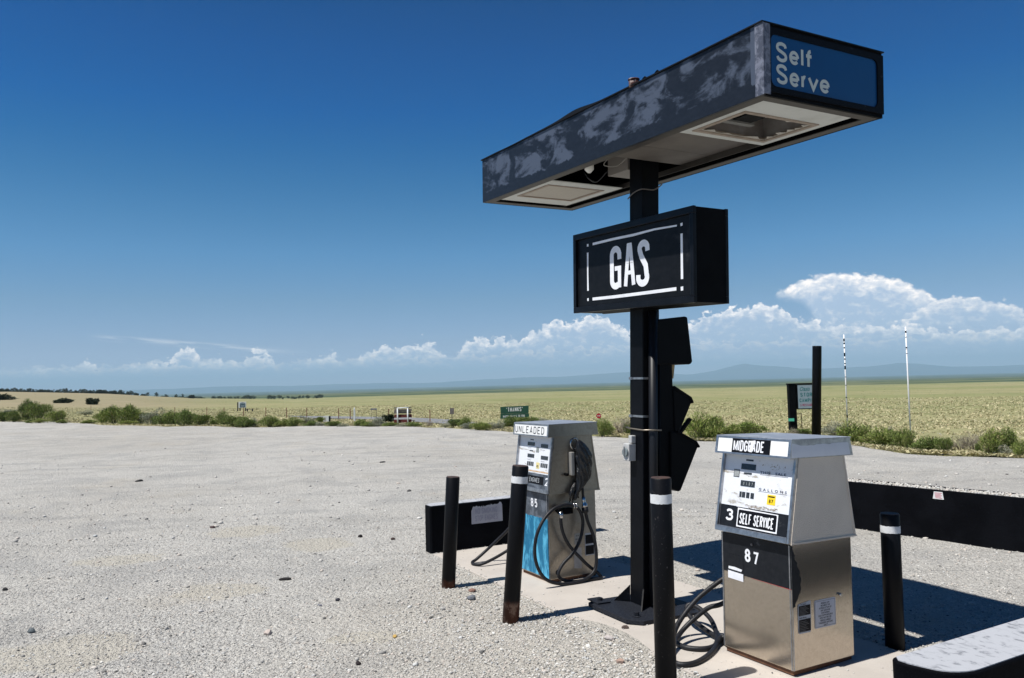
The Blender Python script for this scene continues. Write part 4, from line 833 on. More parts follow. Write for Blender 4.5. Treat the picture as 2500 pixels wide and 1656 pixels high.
        mb = MB(); q = [(.087, .30), (.10, .285), (.27, .282), (.288, .30), (.291, .52), (.286, .535), (.10, .520), (.085, .50)]; mb.prism([(x * SW, y * H_) for x, y in q], .0012, .0025, SP); lb = mb.build('warning_sticker', GREYP, body)
        mb = MB(); mb.box(.097 * SW, .282 * SW, .296 * H_, .395 * H_, .0026, .0031, SP); mb.box(.097 * SW, .282 * SW, .425 * H_, .505 * H_, .0026, .0031, SP); bk = mb.build('sticker_ground', INKB, lb)
        mb = MB()
        for i in range(7):
            for y0 in (.302, .431): mb.box(.11 * SW, (.20 + .07 * ((i * 37) % 10) / 10) * SW, (y0 + i * .0125 * (.8 if y0 > .4 else 1)) * H_, (y0 + .003 + i * .0125 * (.8 if y0 > .4 else 1)) * H_, .0032, .0034, SP)
        mb.build('fine_print', mat('dim_print', (.14, .14, .14), .6), bk)
        mb = MB(); ink(mb, 'Health Warning', .105 * SW, .402 * H_, 0, SP, .66, .012, .003, .010); mb.build('heading', INKB, lb); mb = MB(); ink(mb, 'Fire Hazard', .125 * SW, .509 * H_, 0, SP, .7, .012, .003, .010); mb.build('heading', INKB, lb)
        mb = MB(); mb.prism([(x, y) for x, y in rrect(.352 * SW, .296 * H_, .698 * SW, .524 * H_, .010)], .0012, .0026, SP); fl = mb.build('notice_sticker', mat('pale_blue_grey_sticker', (.50, .52, .58), .5), body)
        mb = MB(); x0, y0, x1, y1 = .362 * SW, .306 * H_, .688 * SW, .514 * H_
        for q in ((x0, y0, x1, y0 + .0015), (x0, y1 - .0015, x1, y1), (x0, y0 + .0015, x0 + .0015, y1 - .0015), (x1 - .0015, y0 + .0015, x1, y1 - .0015)): mb.box(q[0], q[2], q[1], q[3], .0027, .0030, SP)
        for i, s in enumerate(('FEDERAL LAW', 'PROHIBITS THE', 'INTRODUCTION OF', 'ANY GASOLINE', 'CONTAINING', 'LEAD OR PHOSPHORUS', 'INTO ANY MOTOR', 'VEHICLE LABELED', '"UNLEADED GASOLINE', 'ONLY"')): ink(mb, s, .525 * SW, y1 - .0195 - i * .0142, 0, SP, .86, .022, .003, .0100, 1.0, 'CENTER')
        mb.build('lettering', INKB, fl)
        mb = MB(); mb.cyl((.775 * SW, .535 * H_, 0), (.775 * SW, .535 * H_, .014), .010, 14, SP); mb.build('lock', CHROME, body)
    else:
        mb = MB(); mb.box(0, W_, H_ * .705, H_, .0, .0035, FP); mb.build('grey_front_panel', GREYW, body)
        mb = MB(); rr = random.Random(9); q = [(0, .012), (W_, .012)] + [(W_ * (1 - i / 24), H_ * (.705 + .012 * rr.random())) for i in range(25)]; mb.prism(q, .0036, .0044, FP); mb.build('blue_front_panel', BLUEP, body)
        mb = MB(); block(mb, '85', .43 * W_, .822 * H_, .046, .076, .014, .022, FP, .0052); mb.build('numeral', BWHITE, body)
        mb = MB(); mb.box(.751 * SW, .944 * SW, .222 * H_, .49 * H_, .001, .0025, SP); lb = mb.build('warning_sticker', GREYP, body)
        mb = MB(); mb.box(.76 * SW, .935 * SW, .232 * H_, .34 * H_, .0026, .0031, SP); mb.box(.76 * SW, .935 * SW, .362 * H_, .47 * H_, .0026, .0031, SP); mb.build('sticker_ground', INKB, lb)
        mb = MB(); mb.prism([(.533 * SW, .37 * H_), (.676 * SW, .37 * H_), (.676 * SW, .49 * H_), (.66 * SW, .503 * H_), (.55 * SW, .503 * H_), (.533 * SW, .49 * H_)], .001, .0022, SP); s_ = mb.build('notice_sticker', mat('grey_white_sticker', (.34, .34, .32), .6), body)
        mb = MB(); ink(mb, 'AS A', .56 * SW, .467 * H_, 0, SP, .8, .01, .0026, .014); ink(mb, 'FUEL ONLY', .545 * SW, .425 * H_, 0, SP, .55, .01, .0026, .014); block(mb, 'OR', .575 * SW, .378 * H_, .017, .022, .004, .004, SP, .0028); mb.build('lettering', INKB, s_)
        mb = MB(); mb.prism([(.505 * SW, .094 * H_), (.665 * SW, .081 * H_), (.675 * SW, .328 * H_), (.523 * SW, .342 * H_)], .001, .002, SP); mb.build('torn_sticker', mat('torn_grey_sticker', (.40, .38, .36), .5, var=(.55, .54, .52), vscale=12), body)
        mb = MB(); mb.cyl((.17 * SW, .075 * H_, 0), (.17 * SW, .075 * H_, .003), .022, 20, SP); mb.build('port_hole', INKB, body)
    return p
P3 = (1.668, 4.95, .012); P2 = (.372, 7.143, .012)
p3 = pump('mid', 'stainless fuel pump reading MIDGRADE and SELF SERVICE, right of the pole', P3, YAW + R(1.3), math.tan(R(-1.5)), .273, .270, .742)
p2 = pump('unl', 'blue-fronted fuel pump reading UNLEADED with looped hose and bagged nozzle', P2, YAW, 0, .246, .250, .755)
# pump 2: hose, nozzle under a black bag, holster
xs = .30
mb = MB(); mb.tube([(xs, .01 + .040 * cos(a), 1.185 + .048 * sin(a)) for a in np.linspace(R(20), R(300), 16)], .009, 8); mb.build('nozzle_ring', CHROME, p2)
mb = MB(); mb.box(xs, xs + .05, -.060, -.022, .915, 1.118, mat4((1, 0, 0), (0, 1, .0), (0, 0, 1), (0, 0, 0))); mb.build('switch_lever', mat('pale_grey_lever', (.33, .32, .30), .45, .4), p2, .008)
mb = MB(); mb.cyl((xs, -.093, .925), (xs + .035, -.093, .925), .013, 12); mb.build('peg', BLACK, p2)
nz = MB()
bmesh.ops.create_icosphere(nz.bm, subdivisions=5, radius=1)
def bagr(z):   # half width along y and x, centre y as functions of height
    ks = [(.70, .012, .012, -.035), (.76, .022, .018, -.02), (.83, .045, .03, .03), (.88, .062, .04, .055), (.93, .070, .045, .062), (1.0, .077, .052, .067), (1.08, .076, .055, .068), (1.14, .062, .050, .055), (1.19, .040, .036, .035), (1.225, .018, .018, .015)]
    return [float(np.interp(z, [k[0] for k in ks], [k[i] for k in ks])) for i in (1, 2, 3)]
for v in nz.bm.verts:
    d = v.co.normalized(); z = .70 + .525 * (math.asin(max(-1, min(1, d.z))) / pi + .5); wy, wx, cy_ = bagr(z); n2 = math.hypot(d.x, d.y) or 1
    a_ = math.atan2(d.y, d.x); cr = 1 + .10 * (float(vnoise(a_ * 1.2 + 5, z * 22, 1, 3)) - .5) * 2 + .07 * sin(a_ * 9 + z * 60 + 3 * float(vnoise(z, a_, 5, 1)))
    v.co = Vector((xs + .052 + d.x / n2 * wx * cr, cy_ + d.y / n2 * wy * cr, z))
for f_ in nz.bm.faces: f_.smooth = True
bag = nz.build('bagged_nozzle', PLASTIC, p2)
mb = MB(); rr = random.Random(2)
for i in range(9):
    y0 = rr.uniform(-.08, .0); y1 = y0 + rr.uniform(-.03, .02)
    mb.tube([(xs + .03, -.01, .86), (xs + rr.uniform(.02, .06), y0, .80), (xs + rr.uniform(.01, .05), y1, .755), (xs + rr.uniform(.01, .05), y1 - .005, rr.uniform(.68, .73))], [.013, .014, .011, .004], 6)
mb.build('bag_tail', PLASTIC, bag)
hose = [(.045, .845), (.052, .702)]
mb = MB(); mb.cyl((xs + .05, .046, .86), (xs + .05, .052, .70), .012, 10); mb.build('nozzle_spout_hose', RUBBER, p2)
mb = MB(); mb.tube([(xs + .05, .052, .725), (xs + .05, .056, .69), (xs + .05, .060, .665), (xs + .05, .062, .66), (xs + .05, .066, .63)], [.016, .017, .017, .025, .025], 16); mb.build('hose_coupling', CHROME, p2)
mb = MB(); mb.tube([(xs + .05, .066, .63), (xs + .05, .072, .59), (xs + .05, .074, .585), (xs + .05, .078, .555)], [.029, .029, .016, .014], 16); mb.build('swivel', RUBBER, p2)
HZ = [(.078, .567, .05), (.094, .504, .05), (.145, .366, .06), (.158, .222, .07), (.141, .105, .075), (.076, .045, .08), (-.036, .017, .09), (-.191, .017, .08), (-.33, .058, .07), (-.408, .137, .06), (-.451, .25, .06), (-.453, .368, .06), (-.42, .481, .06), (-.348, .582, .055), (-.252, .651, .05), (-.144, .672, .045), (-.072, .663, .045), (-.012, .637, .045), (.035, .572, .04), (.050, .479, .035), (.014, .351, .035), (-.062, .25, .035), (-.161, .173, .03), (-.211, .100, .03), (-.190, .050, .035), (-.096, .018, .06), (.025, .016, .07), (.148, .016, .085), (.196, .017, .08), (.170, .060, .06), (.104, .117, .03), (.033, .187, .022), (-.084, .313, .02), (-.146, .43, .02), (-.167, .532, .022), (-.161, .582, .025)]
mb = MB(); mb.tube(spline([(xs + x, y, z) for y, z, x in HZ], 7), .0145, 12); hs = mb.build('hose', RUBBER, p2)
mb = MB(); mb.tube([(xs + .024, -.163, .56), (xs + .024, -.161, .585), (xs + .012, -.165, .61)], [.018, .018, .022], 14); mb.build('hose_fitting', CHROME, hs)
mb = MB(); mb.tube([(xs + .012, -.165, .61), (xs - .03, -.168, .635)], [.026, .03], 14); mb.build('hose_outlet', BLACK, p2)
mb = MB()
for yy in (-.050, -.026): mb.tube([(xs + .045 + .021 * cos(a), yy, .655 + .021 * sin(a)) for a in np.linspace(0, 2 * pi, 14)], .006, 8)
mb.box(xs - .05, xs + .03, -.05, -.02, .655, .668); mb.build('hose_clamp', CHROME, p2)
mb = MB(); mb.box(xs - .048, xs - .005, -.12, -.02, .58, .63); mb.build('hose_bracket', BLACK, p2, .004)
# loop of hose beyond pump 2, on its far side
def wtube(name, label, pts, r, parent=None, root=None, cat='hose', per=7):
    Mi = root.matrix_world.inverted() if root else I4
    mb = MB(); mb.tube(spline([Mi @ Vector(p) for p in pts], per), r, 12); return mb.build(name, RUBBER, root)
def loc2(x, y, z): return p2.matrix_world @ Vector((x, y, z))
wtube('hose', '', [loc2(-.262, -.02, .60), loc2(-.30, -.05, .56), (-.02, 7.55, .40), (-.14, 7.66, .27), (-.29, 7.70, .13), (-.40, 7.66, .045), (-.437, 7.62, .028), (-.42, 7.54, .027), (-.34, 7.50, .035), (-.22, 7.55, .075), (-.08, 7.62, .14), (.02, 7.62, .22), loc2(-.30, .12, .34), loc2(-.262, .12, .40)], .0145, root=p2)
# pump 3 hose coils on the slab, left of the pump
Mi3 = p3.matrix_world
def loc3(x, y, z): return Mi3 @ Vector((x, y, z))
wtube('hose', '', [loc3(-.27, -.02, .60), loc3(-.31, -.03, .585), (1.425, 5.26, .45), (1.33, 5.27, .385), (1.20, 5.27, .29), (1.10, 5.24, .20), (1.02, 5.16, .13), (.955, 5.02, .065), (.93, 4.90, .035), (.95, 4.80, .028), (1.04, 4.80, .028), (1.154, 4.915, .028), (1.255, 5.085, .032), (1.305, 5.26, .05), (1.315, 5.44, .09), (1.27, 5.56, .13), (1.215, 5.62, .145), (1.185, 5.60, .12), (1.20, 5.50, .08), (1.255, 5.36, .05), (1.315, 5.22, .03), (1.335, 5.14, .028), (1.34, 5.10, .028)], .0165, root=p3)
wtube('hose', '', [loc3(-.262, .08, .42), loc3(-.31, .09, .40), (1.38, 5.30, .245), (1.28, 5.34, .20), (1.18, 5.36, .12), (1.10, 5.335, .06), (1.045, 5.265, .030), (1.022, 5.20, .028), (1.035, 5.125, .028), (1.08, 5.07, .028), (1.165, 5.05, .028), (1.245, 5.09, .03), (1.31, 5.17, .055), (1.335, 5.17, .06), loc3(-.30, -.05, .10), loc3(-.262, -.05, .16)], .0165, root=p3)

# ------------------------------------------------------------------ bollards
def bollard(label, loc, top, h, band, rusty, r=.0595, chip=0):
    b0 = Vector((loc[0], loc[1], 0)); d = Vector((top[0] - loc[0], top[1] - loc[1], h)); 
    m = bpy.data.materials.new('bollard_paint'); m.use_nodes = True; t = m.node_tree; bs = t.nodes['Principled BSDF']; bs.inputs['Roughness'].default_value = .5; bs.inputs['Specular IOR Level'].default_value = .14
    tc = N(t, 'ShaderNodeTexCoord'); s = N(t, 'ShaderNodeSeparateXYZ'); ln(t, tc.outputs['Object'], s.inputs[0]); nz_ = noise(t, tc.outputs['Object'], 14, 7, .7)
    c = mixc(t, val(t, 'MULTIPLY', sstep(t, noise(t, tc.outputs['Object'], 55, 5, .7), .64 - chip * .03, .74 - chip * .03), .2 + chip * .5), (.0038, .0042, .0058), (.11, .10, .10))
    if rusty: c = mixc(t, sstep(t, val(t, 'ADD', s.outputs[2], val(t, 'MULTIPLY', val(t, 'SUBTRACT', nz_, .5), .12)), rusty, rusty - .03), c, mixc(t, sstep(t, nz_, .45, .62), (.06, .022, .013), (.20, .13, .10)))
    ln(t, c, bs.inputs['Base Color'])
    L = d.length; e = thing('bollard', label, 'bollard', b0, 0, 0, 0, 'pipe bollards round the pump island')
    q = d.to_track_quat('Z', 'Y'); e.rotation_euler = q.to_euler()
    mb = MB(); mb.tube([(0, 0, -.10), (0, 0, L - .005), (0, 0, L)], [r, r, r - .004], 32, cap=True); mb.build('pipe', m, e)
    mb = MB(); mb.tube([(0, 0, L - .012), (0, 0, L + .001)], r + .0012, 32, cap=False); 
    mb = MB(); mb.cyl((0, 0, L - .001), (0, 0, L + .003), r * .93, 32); mb.build('end_cap', mat('rusty_cap', (.03, .022, .02), .7, var=(.12, .05, .03), vscale=40), e)
    if band:
        mb = MB(); n = 40; z0, z1 = L - band[0] - band[1], L - band[0]; rr = random.Random(band[2]); ra, rb = [], []
        for k in range(n):
            a = 2 * pi * k / n; ra.append(mb.bm.verts.new(((r + .0012) * cos(a), (r + .0012) * sin(a), z0 + rr.uniform(-.0016, .0016)))); rb.append(mb.bm.verts.new(((r + .0012) * cos(a), (r + .0012) * sin(a), z1 + rr.uniform(-.0016, .0016))))
        for k in range(n):
            f_ = mb.bm.faces.new((ra[k], ra[(k + 1) % n], rb[(k + 1) % n], rb[k])); f_.smooth = True
        mb.build('white_band', mat('band_white', (.74, .75, .76), .5, var=(.5, .5, .5), vscale=25), e)
    return e
bollard('plain black bollard without a band, farthest left, rust at its foot', (-.603, 6.816), (-.543, 6.816), .942, None, .075, .059)
bollard('leaning black bollard with white band, broad rust at its foot, before the UNLEADED pump', (-.064, 5.80), (.039, 5.80), 1.132, (.075, .05, 2), .17, .0605)
bollard('tallest black bollard with white band, cut by the bottom of the photo', (.812, 4.45), (.822, 4.45), 1.188, (.088, .052, 3), 0, .0595, 1)
bollard('black bollard with white band, right of the MIDGRADE pump', (2.387, 5.056), (2.396, 5.056), .846, (.072, .045, 4), 0, .0585)

# ------------------------------------------------------------------ black concrete barriers
WALLB = mat('black_painted_concrete', (.0022, .0025, .0038), .7, spec=.05, var=(.0065, .0072, .0098), vscale=3, bump=.4, bscale=25)
def barrier(label, loc, yaw, length, thick, h, nose):
    e = thing('concrete_barrier', label, 'barrier', loc, yaw, group='black painted concrete barriers')
    def outline(o): 
        t2 = thick / 2 - o
        if nose == 'chamfer': return [(.0 + o, -t2 + .02), (.012 + o, -t2), (length - o, -t2), (length - o, t2), (.05 + o, t2), (.0 + o, t2 - .05)]
        return [(length - o, -t2), (length - o, t2), (.03 + o, t2), (.0 + o, t2 - .03), (.0 + o, t2 - .075)] + [(.20 - .17 * sin(a) ** 1.0 + o * 0, -t2 + .16 * (1 - cos(a)) * .9) for a in np.linspace(1.45, 0, 8)]
    mb = MB(); mb.prism(outline(0), -.05, h); mb.build('block', WALLB, e, .012, 3)
    mb = MB(); mb.prism(outline(.012), h - .001, h + .004); mb.build('worn_top', TOPW, e)
    return e
bar1 = barrier('black concrete barrier with peeling NO SMOKING sticker behind the left pump', (-.94, 8.235, 0), R(28), 2.0, .20, .485, 'chamfer')
b1M = panelM((0, -.10, 0), (1, 0, 0), (0, 0, 1)) @ Matrix.Translation((.258, 0, 0)) @ Matrix.Scale(.556, 4, (1, 0, 0))
mb = MB(); rr = random.Random(12)
topl = [(1.04, .43), (1.02, .455), (.99, .462), (.965, .445), (.93, .438), (.88, .442), (.83, .436), (.80, .45), (.795, .437), (.74, .440), (.70, .436), (.665, .425), (.64, .440), (.63, .420), (.60, .438), (.575, .425), (.55, .438), (.52, .430), (.49, .445), (.455, .432), (.43, .44), (.405, .425), (.395, .405), (.38, .395)]
mb.prism([(.38, .255), (1.045, .255)] + topl, .001, .003, b1M)
sk = mb.build('sticker', mat('peeling_lilac_grey_sticker', (.36, .37, .43), .5, var=(.27, .28, .33), vscale=9), bar1)
mb = MB(); block(mb, 'NO SMOKING', .46, .355, .042, .062, .010, .010, b1M, .0034); block(mb, 'STOP ENGINES', .455, .280, .036, .060, .009, .0085, b1M, .0034); mb.build('lettering', mat('ghosted_letters', (.24, .24, .31), .6), sk)
bar3 = barrier('black concrete barrier with worn white top, lower right corner of the photo', (1.69, 3.37, 0), R(29), 3.2, .30, .495, 'round')
# long planter
pl = thing('gravel_planter', 'long low black planter wall filled with gravel, right of the pumps', 'planter', (3.08, 10.0, 0), math.atan2(-.81, .586))
PLEN = 8.0
mb = MB(); mb.box(0, PLEN, 0, .045, -.05, .515); mb.box(0, PLEN, .255, .30, -.05, .515); mb.box(0, .045, .045, .255, -.05, .515); mb.box(PLEN - .045, PLEN, .045, .255, -.05, .515); mb.build('wall', WALLB, pl, .004)
mb = MB(); n = 240
rows = [[mb.bm.verts.new((.045 + (PLEN - .09) * i / n, .045 + .21 * j / 5, .497 + .016 * float(vnoise(i * .9, j * 1.7, 1, 4)))) for j in range(6)] for i in range(n + 1)]
for i in range(n):
    for j in range(5): mb.bm.faces.new((rows[i][j], rows[i + 1][j], rows[i + 1][j + 1], rows[i][j + 1]))
rr = random.Random(6)
gf = mb.build('gravel_fill', mat('planter_gravel', (.46, .44, .40), .9, var=(.20, .19, .18), vscale=70, contrast=(.45, .6), bump=1, bscale=60), pl)
mb = MB()
n = 2600; V = ico[None] * rng.uniform(.75, 1.25, (n, 12, 1)); s = rng.uniform(.005, .014, n)[:, None, None]; V = V * s
V = V + np.stack([rng.uniform(.05, PLEN - .05, n), rng.uniform(.05, .25, n), np.full(n, .513)], -1)[:, None, :]
me = mesh_np('pebbles', V.reshape(-1, 3), (icf[None] + (np.arange(n) * 12)[:, None, None]).reshape(-1, 3), 3); me.materials.append(bpy.data.materials['gravel_stone']); tag(link(bpy.data.objects.new('pebbles', me), pl), kind='stuff')
PM = panelM((0, -.001, 0), (1, 0, 0), (0, 0, 1))
mb = MB(); mb.prism([(2.185, .424), (2.297, .424), (2.287, .500), (2.200, .500)], 0, .003, PM); sk = mb.build('sticker', mat('white_sticker', (.72, .72, .72), .5), pl)
mb = MB()
for i in range(5): mb.box(2.205 + .002 * (4 - i), 2.28 - .001 * (i % 2) * 12, .434 + i * .0125, .439 + i * .0125, .0031, .0037, PM)
mb.build('print', mat('red_print', (.50, .06, .10), .6), sk)
BUSH = [(-34.6,52.91,1.02,0.69,'g'),(-48.84,75.3,1.25,0.42,'s'),(-32.58,50.89,0.84,0.6,'g'),(-32.88,52.59,1.02,1.16,'g'),(-30.04,48.37,0.53,0.17,'g'),(-29.2,48.08,0.66,0.27,'g'),(-31.11,51.35,1.13,1.1,'g'),(-27.83,47.65,0.92,0.79,'g'),(-26.67,46.11,0.57,0.19,'g'),(-35.13,64.08,1.06,0.35,'s'),(-24.55,44.89,1.11,0.15,'g'),(-24.48,46.39,0.77,0.61,'g'),(-23.14,45.16,1.0,0.9,'g'),(-21.93,44.1,1.09,0.94,'g'),(-20.98,42.41,0.7,0.2,'g'),(-20.96,43.83,0.73,0.6,'g'),(-19.29,41.91,1.04,0.75,'s'),(-18.38,40.92,1.02,0.54,'g'),(-17.6,40.68,0.9,0.64,'g'),(-16.39,39.36,0.87,0.71,'g'),(-15.65,39.01,0.86,0.59,'g'),(-14.82,38.66,0.53,0.32,'g'),(-14.26,38.43,0.64,0.61,'g'),(-13.31,37.41,0.83,0.44,'g'),(-12.78,36.86,0.65,0.38,'g'),(-12.57,36.75,0.71,0.34,'g'),(-12.39,37.19,0.44,0.33,'s'),(-11.32,36.2,0.78,0.46,'g'),(-10.87,35.77,0.42,0.17,'g'),(-10.56,35.88,0.42,0.3,'g'),(-9.89,35.24,0.55,0.38,'g'),(-9.84,36.86,0.65,0.4,'s'),(-9.05,34.93,0.55,0.27,'g'),(-9.84,39.6,0.39,0.31,'g'),(-8.59,34.72,0.48,0.2,'s'),(-7.91,34.41,0.54,0.27,'g'),(-7.4,33.9,0.4,0.18,'s'),(-6.8,34.2,0.74,0.25,'g'),(-6.19,33.6,0.53,0.16,'g'),(-6.19,33.6,0.39,0.2,'g'),(-5.85,33.5,0.59,0.36,'s'),(-5.89,33.8,0.66,0.31,'s'),(-6.34,39.37,0.19,0.17,'k'),(-5.21,33.2,0.58,0.16,'g'),(-4.7,33.0,0.52,0.1,'s'),(-4.19,32.8,0.58,0.14,'g'),(-3.52,32.51,0.32,0.21,'w'),(-2.81,31.93,0.37,0.08,'s'),(-2.45,32.13,0.57,0.35,'g'),(-1.99,31.27,0.43,0.37,'g'),(-1.71,30.08,0.47,0.26,'s'),(-1.36,29.46,0.52,0.26,'g'),(-1.01,29.29,0.52,0.23,'g'),(-0.61,29.29,0.57,0.34,'s'),(-0.19,31.09,0.55,0.4,'g'),(0.23,34.62,0.61,0.2,'g'),(0.73,34.41,0.61,0.24,'g'),(1.19,35.14,0.55,0.15,'s'),(2.78,24.56,0.55,0.4,'g'),(3.4,25.08,0.65,0.44,'w'),(3.63,25.0,0.32,0.32,'g'),(5.43,22.39,0.87,0.54,'g'),(5.79,22.52,0.63,0.43,'g'),(6.19,22.39,0.6,0.27,'g'),(6.98,22.93,0.87,0.32,'g'),(8.09,22.79,0.25,0.14,'w'),(8.46,22.93,0.51,0.17,'g'),(9.24,22.46,0.62,0.33,'s'),(8.65,19.99,0.72,0.39,'g'),(8.74,19.69,0.38,0.27,'g'),(8.9,18.95,0.63,0.33,'g'),(9.55,19.99,0.33,0.28,'s'),(9.01,18.28,0.45,0.33,'g'),(8.96,17.85,0.25,0.28,'g'),(9.18,17.48,0.53,0.23,'g'),(9.36,17.02,0.28,0.28,'g'),(9.8,17.22,0.38,0.31,'w'),(10.05,17.17,0.38,0.33,'w'),(9.93,16.77,0.18,0.15,'g'),(9.85,16.23,0.4,0.35,'g'),(10.02,16.08,0.31,0.16,'s'),(10.26,16.28,0.4,0.36,'g'),(10.17,15.8,0.26,0.24,'g')]

# ------------------------------------------------------------------ shrubs, grass and trees
def leafmat(name, cols, rough=.8):
    m = bpy.data.materials.new(name); m.use_nodes = True; t = m.node_tree; b = t.nodes['Principled BSDF']; g = N(t, 'ShaderNodeNewGeometry'); oi = N(t, 'ShaderNodeObjectInfo')
    c = rampnode(t, g.outputs['Random Per Island'], [(i / (len(cols) - 1), c) for i, c in enumerate(cols)])
    h = N(t, 'ShaderNodeHueSaturation'); ln(t, c, h.inputs['Color']); mr = N(t, 'ShaderNodeMapRange'); ln(t, oi.outputs['Random'], mr.inputs[0]); mr.inputs[3].default_value = .75; mr.inputs[4].default_value = 1.2; ln(t, mr.outputs[0], h.inputs['Value'])
    mr = N(t, 'ShaderNodeMapRange'); ln(t, oi.outputs['Random'], mr.inputs[0]); mr.inputs[3].default_value = .515; mr.inputs[4].default_value = .485; ln(t, mr.outputs[0], h.inputs['Hue'])
    ln(t, h.outputs[0], b.inputs['Base Color']); b.inputs['Roughness'].default_value = rough; b.inputs['Specular IOR Level'].default_value = .2
    return m
LG = leafmat('rabbitbrush_leaves', [(.06, .085, .022), (.105, .155, .035), (.16, .225, .045), (.22, .29, .065), (.29, .33, .12), (.26, .21, .11)])
LS = leafmat('sage_leaves', [(.14, .155, .10), (.22, .24, .16), (.31, .33, .24), (.40, .41, .32), (.34, .30, .21)])
LW = leafmat('dead_twigs', [(.20, .165, .125), (.33, .285, .23), (.45, .40, .34), (.16, .12, .09)])
LK = leafmat('juniper_leaves', [(.010, .016, .008), (.018, .028, .012), (.032, .045, .018), (.05, .06, .025)])
STEM = mat('twig_bark', (.16, .12, .085), .9, var=(.30, .26, .21), vscale=20)
def blades(base, tip, wid, seed):
    """triangles from base to tip, `wid` wide at the middle: two-triangle blades as one numpy mesh"""
    rg = np.random.default_rng(seed); n = len(base); d = tip - base
    s = np.cross(d, rg.normal(size=(n, 3))); s /= np.linalg.norm(s, axis=1)[:, None] + 1e-9; s *= np.asarray(wid).reshape(-1, 1) / 2
    mid = base + d * .55
    V = np.stack([base, mid - s, tip, mid + s], 1).reshape(-1, 3); Fc = np.arange(n * 4).reshape(-1, 4); return V, Fc
def bush_mesh(name, n, seed, kind):
    """unit shrub: 1 wide, 1 high; upright stalks gathered in rounded clumps"""
    rg = np.random.default_rng(seed); k = rg.integers(6, 10) if kind != 'w' else 5
    C_ = []
    for i in range(k):
        a = rg.uniform(0, 2 * pi); r = rg.uniform(.05, .34); h = rg.uniform(.35, .95) * (1 - .8 * r); C_.append((r * cos(a), r * sin(a), h * .62, rg.uniform(.15, .25), h * .42))
    C_ = np.array(C_); ci = rg.integers(0, k, n); c = C_[ci]
    d = rg.normal(size=(n, 3)); d[:, 2] = np.abs(d[:, 2]) * 1.1 - .35; d /= np.linalg.norm(d, axis=1)[:, None]
    rad = rg.uniform(.35, 1.0, n) ** .6
    p = np.stack([c[:, 0] + d[:, 0] * c[:, 3] * rad, c[:, 1] + d[:, 1] * c[:, 3] * rad, c[:, 2] + d[:, 2] * c[:, 4] * rad], 1)
    q = rg.random(n) < .35; p[q, 2] *= rg.random(q.sum()) ** .8; p[q, :2] *= rg.uniform(.7, 1.1, (q.sum(), 1)); p[:, 2] = np.maximum(p[:, 2], .02)
    up = np.stack([d[:, 0] * .5, d[:, 1] * .5, np.full(n, .9)], 1) + rg.normal(size=(n, 3)) * (.35 if kind != 'w' else .6)
    up /= np.linalg.norm(up, axis=1)[:, None]; Lh = rg.uniform(.06, .15, n)[:, None] * (1.0 if kind != 'w' else 1.9)
    V, Fc = blades(p, p + up * Lh, rg.uniform(.010, .022, n) * (1 if kind != 'w' else .45), seed)
    return mesh_np(name, V, Fc, 4)
def stem_mesh(name, seed, k=14, h=.7):
    rr = random.Random(seed); mb = MB()
    for i in range(k):
        a = rr.uniform(0, 2 * pi); r = rr.uniform(.12, .40); z = rr.uniform(.25, h * .8) 
        mb.tube([(0 + .03 * cos(a), .03 * sin(a), -.06), (r * .45 * cos(a), r * .45 * sin(a), z * .55), (r * cos(a), r * sin(a), z)], [.014, .009, .003], 4)
    me = bpy.data.meshes.new(name); mb.bm.to_mesh(me); mb.bm.free(); me.materials.append(STEM); return me
VAR = {'g': [bush_mesh('foliage', 3600, 30 + i, 'g') for i in range(5)], 's': [bush_mesh('foliage', 2000, 50 + i, 's') for i in range(3)], 'w': [bush_mesh('foliage', 900, 60 + i, 'w') for i in range(2)]}
for k, mm in (('g', LG), ('s', LS), ('w', LW)):
    for me in VAR[k]: me.materials.append(mm)
STM = [stem_mesh('stems', 70 + i) for i in range(3)]
KIND = {'g': ('green rabbitbrush', 'rabbitbrush'), 's': ('grey-green sagebrush', 'sagebrush'), 'w': ('dry pale leafless shrub', 'dry_shrub')}
LM = [(-12.9, 'the white utility box'), (-11.5, 'the white marker post'), (-8.07, 'the plank sign'), (-4.6, 'the small square road sign'), (0.05, 'the green THANKS sign'), (6.1, 'the stop sign'), (10.6, 'the support pole'), (19.6, 'the black Oasis sign post'), (21.1, 'the plain black post'), (23.1, 'the striped thin pole'), (27.0, 'the white thin pole'), (35.5, 'the right edge of the photo')]
ORD = ['first', 'second', 'third', 'fourth', 'fifth', 'sixth', 'seventh', 'eighth', 'ninth', 'tenth', 'eleventh', 'twelfth', 'thirteenth', 'fourteenth', 'fifteenth', 'sixteenth', 'seventeenth', 'eighteenth', 'nineteenth', 'twentieth', 'twenty-first', 'twenty-second', 'twenty-third', 'twenty-fourth', 'twenty-fifth']
def relabel(items, what, noun):
    """label each item by its place before or after the nearest landmark"""
    cnt = {}
    out = {}
    for i, az in sorted(items, key=lambda q: q[1]):
        j = min(range(len(LM)), key=lambda k: abs(LM[k][0] - az) if az > -19 else 0)
        if az < -19: side, key, lmk = 'from the left edge of the photo', 'L', ''
        else: side = 'left' if az < LM[j][0] else 'right'; key = (LM[j][1], side)
        cnt.setdefault(key, []).append(i)
    for key, l in cnt.items():
        if key != 'L' and key[1] == 'left': l = l[::-1]
        for n_, i in enumerate(l): out[i] = (ORD[n_] + ' from the left edge of the photo') if key == 'L' else f'{ORD[n_]} to the {key[1]} of {key[0]}'
    return out
rb = random.Random(21)
LBL = {}
for kk in 'gsw':
    its = [(i, polar(b[0], b[1])[1]) for i, b in enumerate(BUSH) if b[4] == kk]; LBL.update(relabel(its, kk, kk))
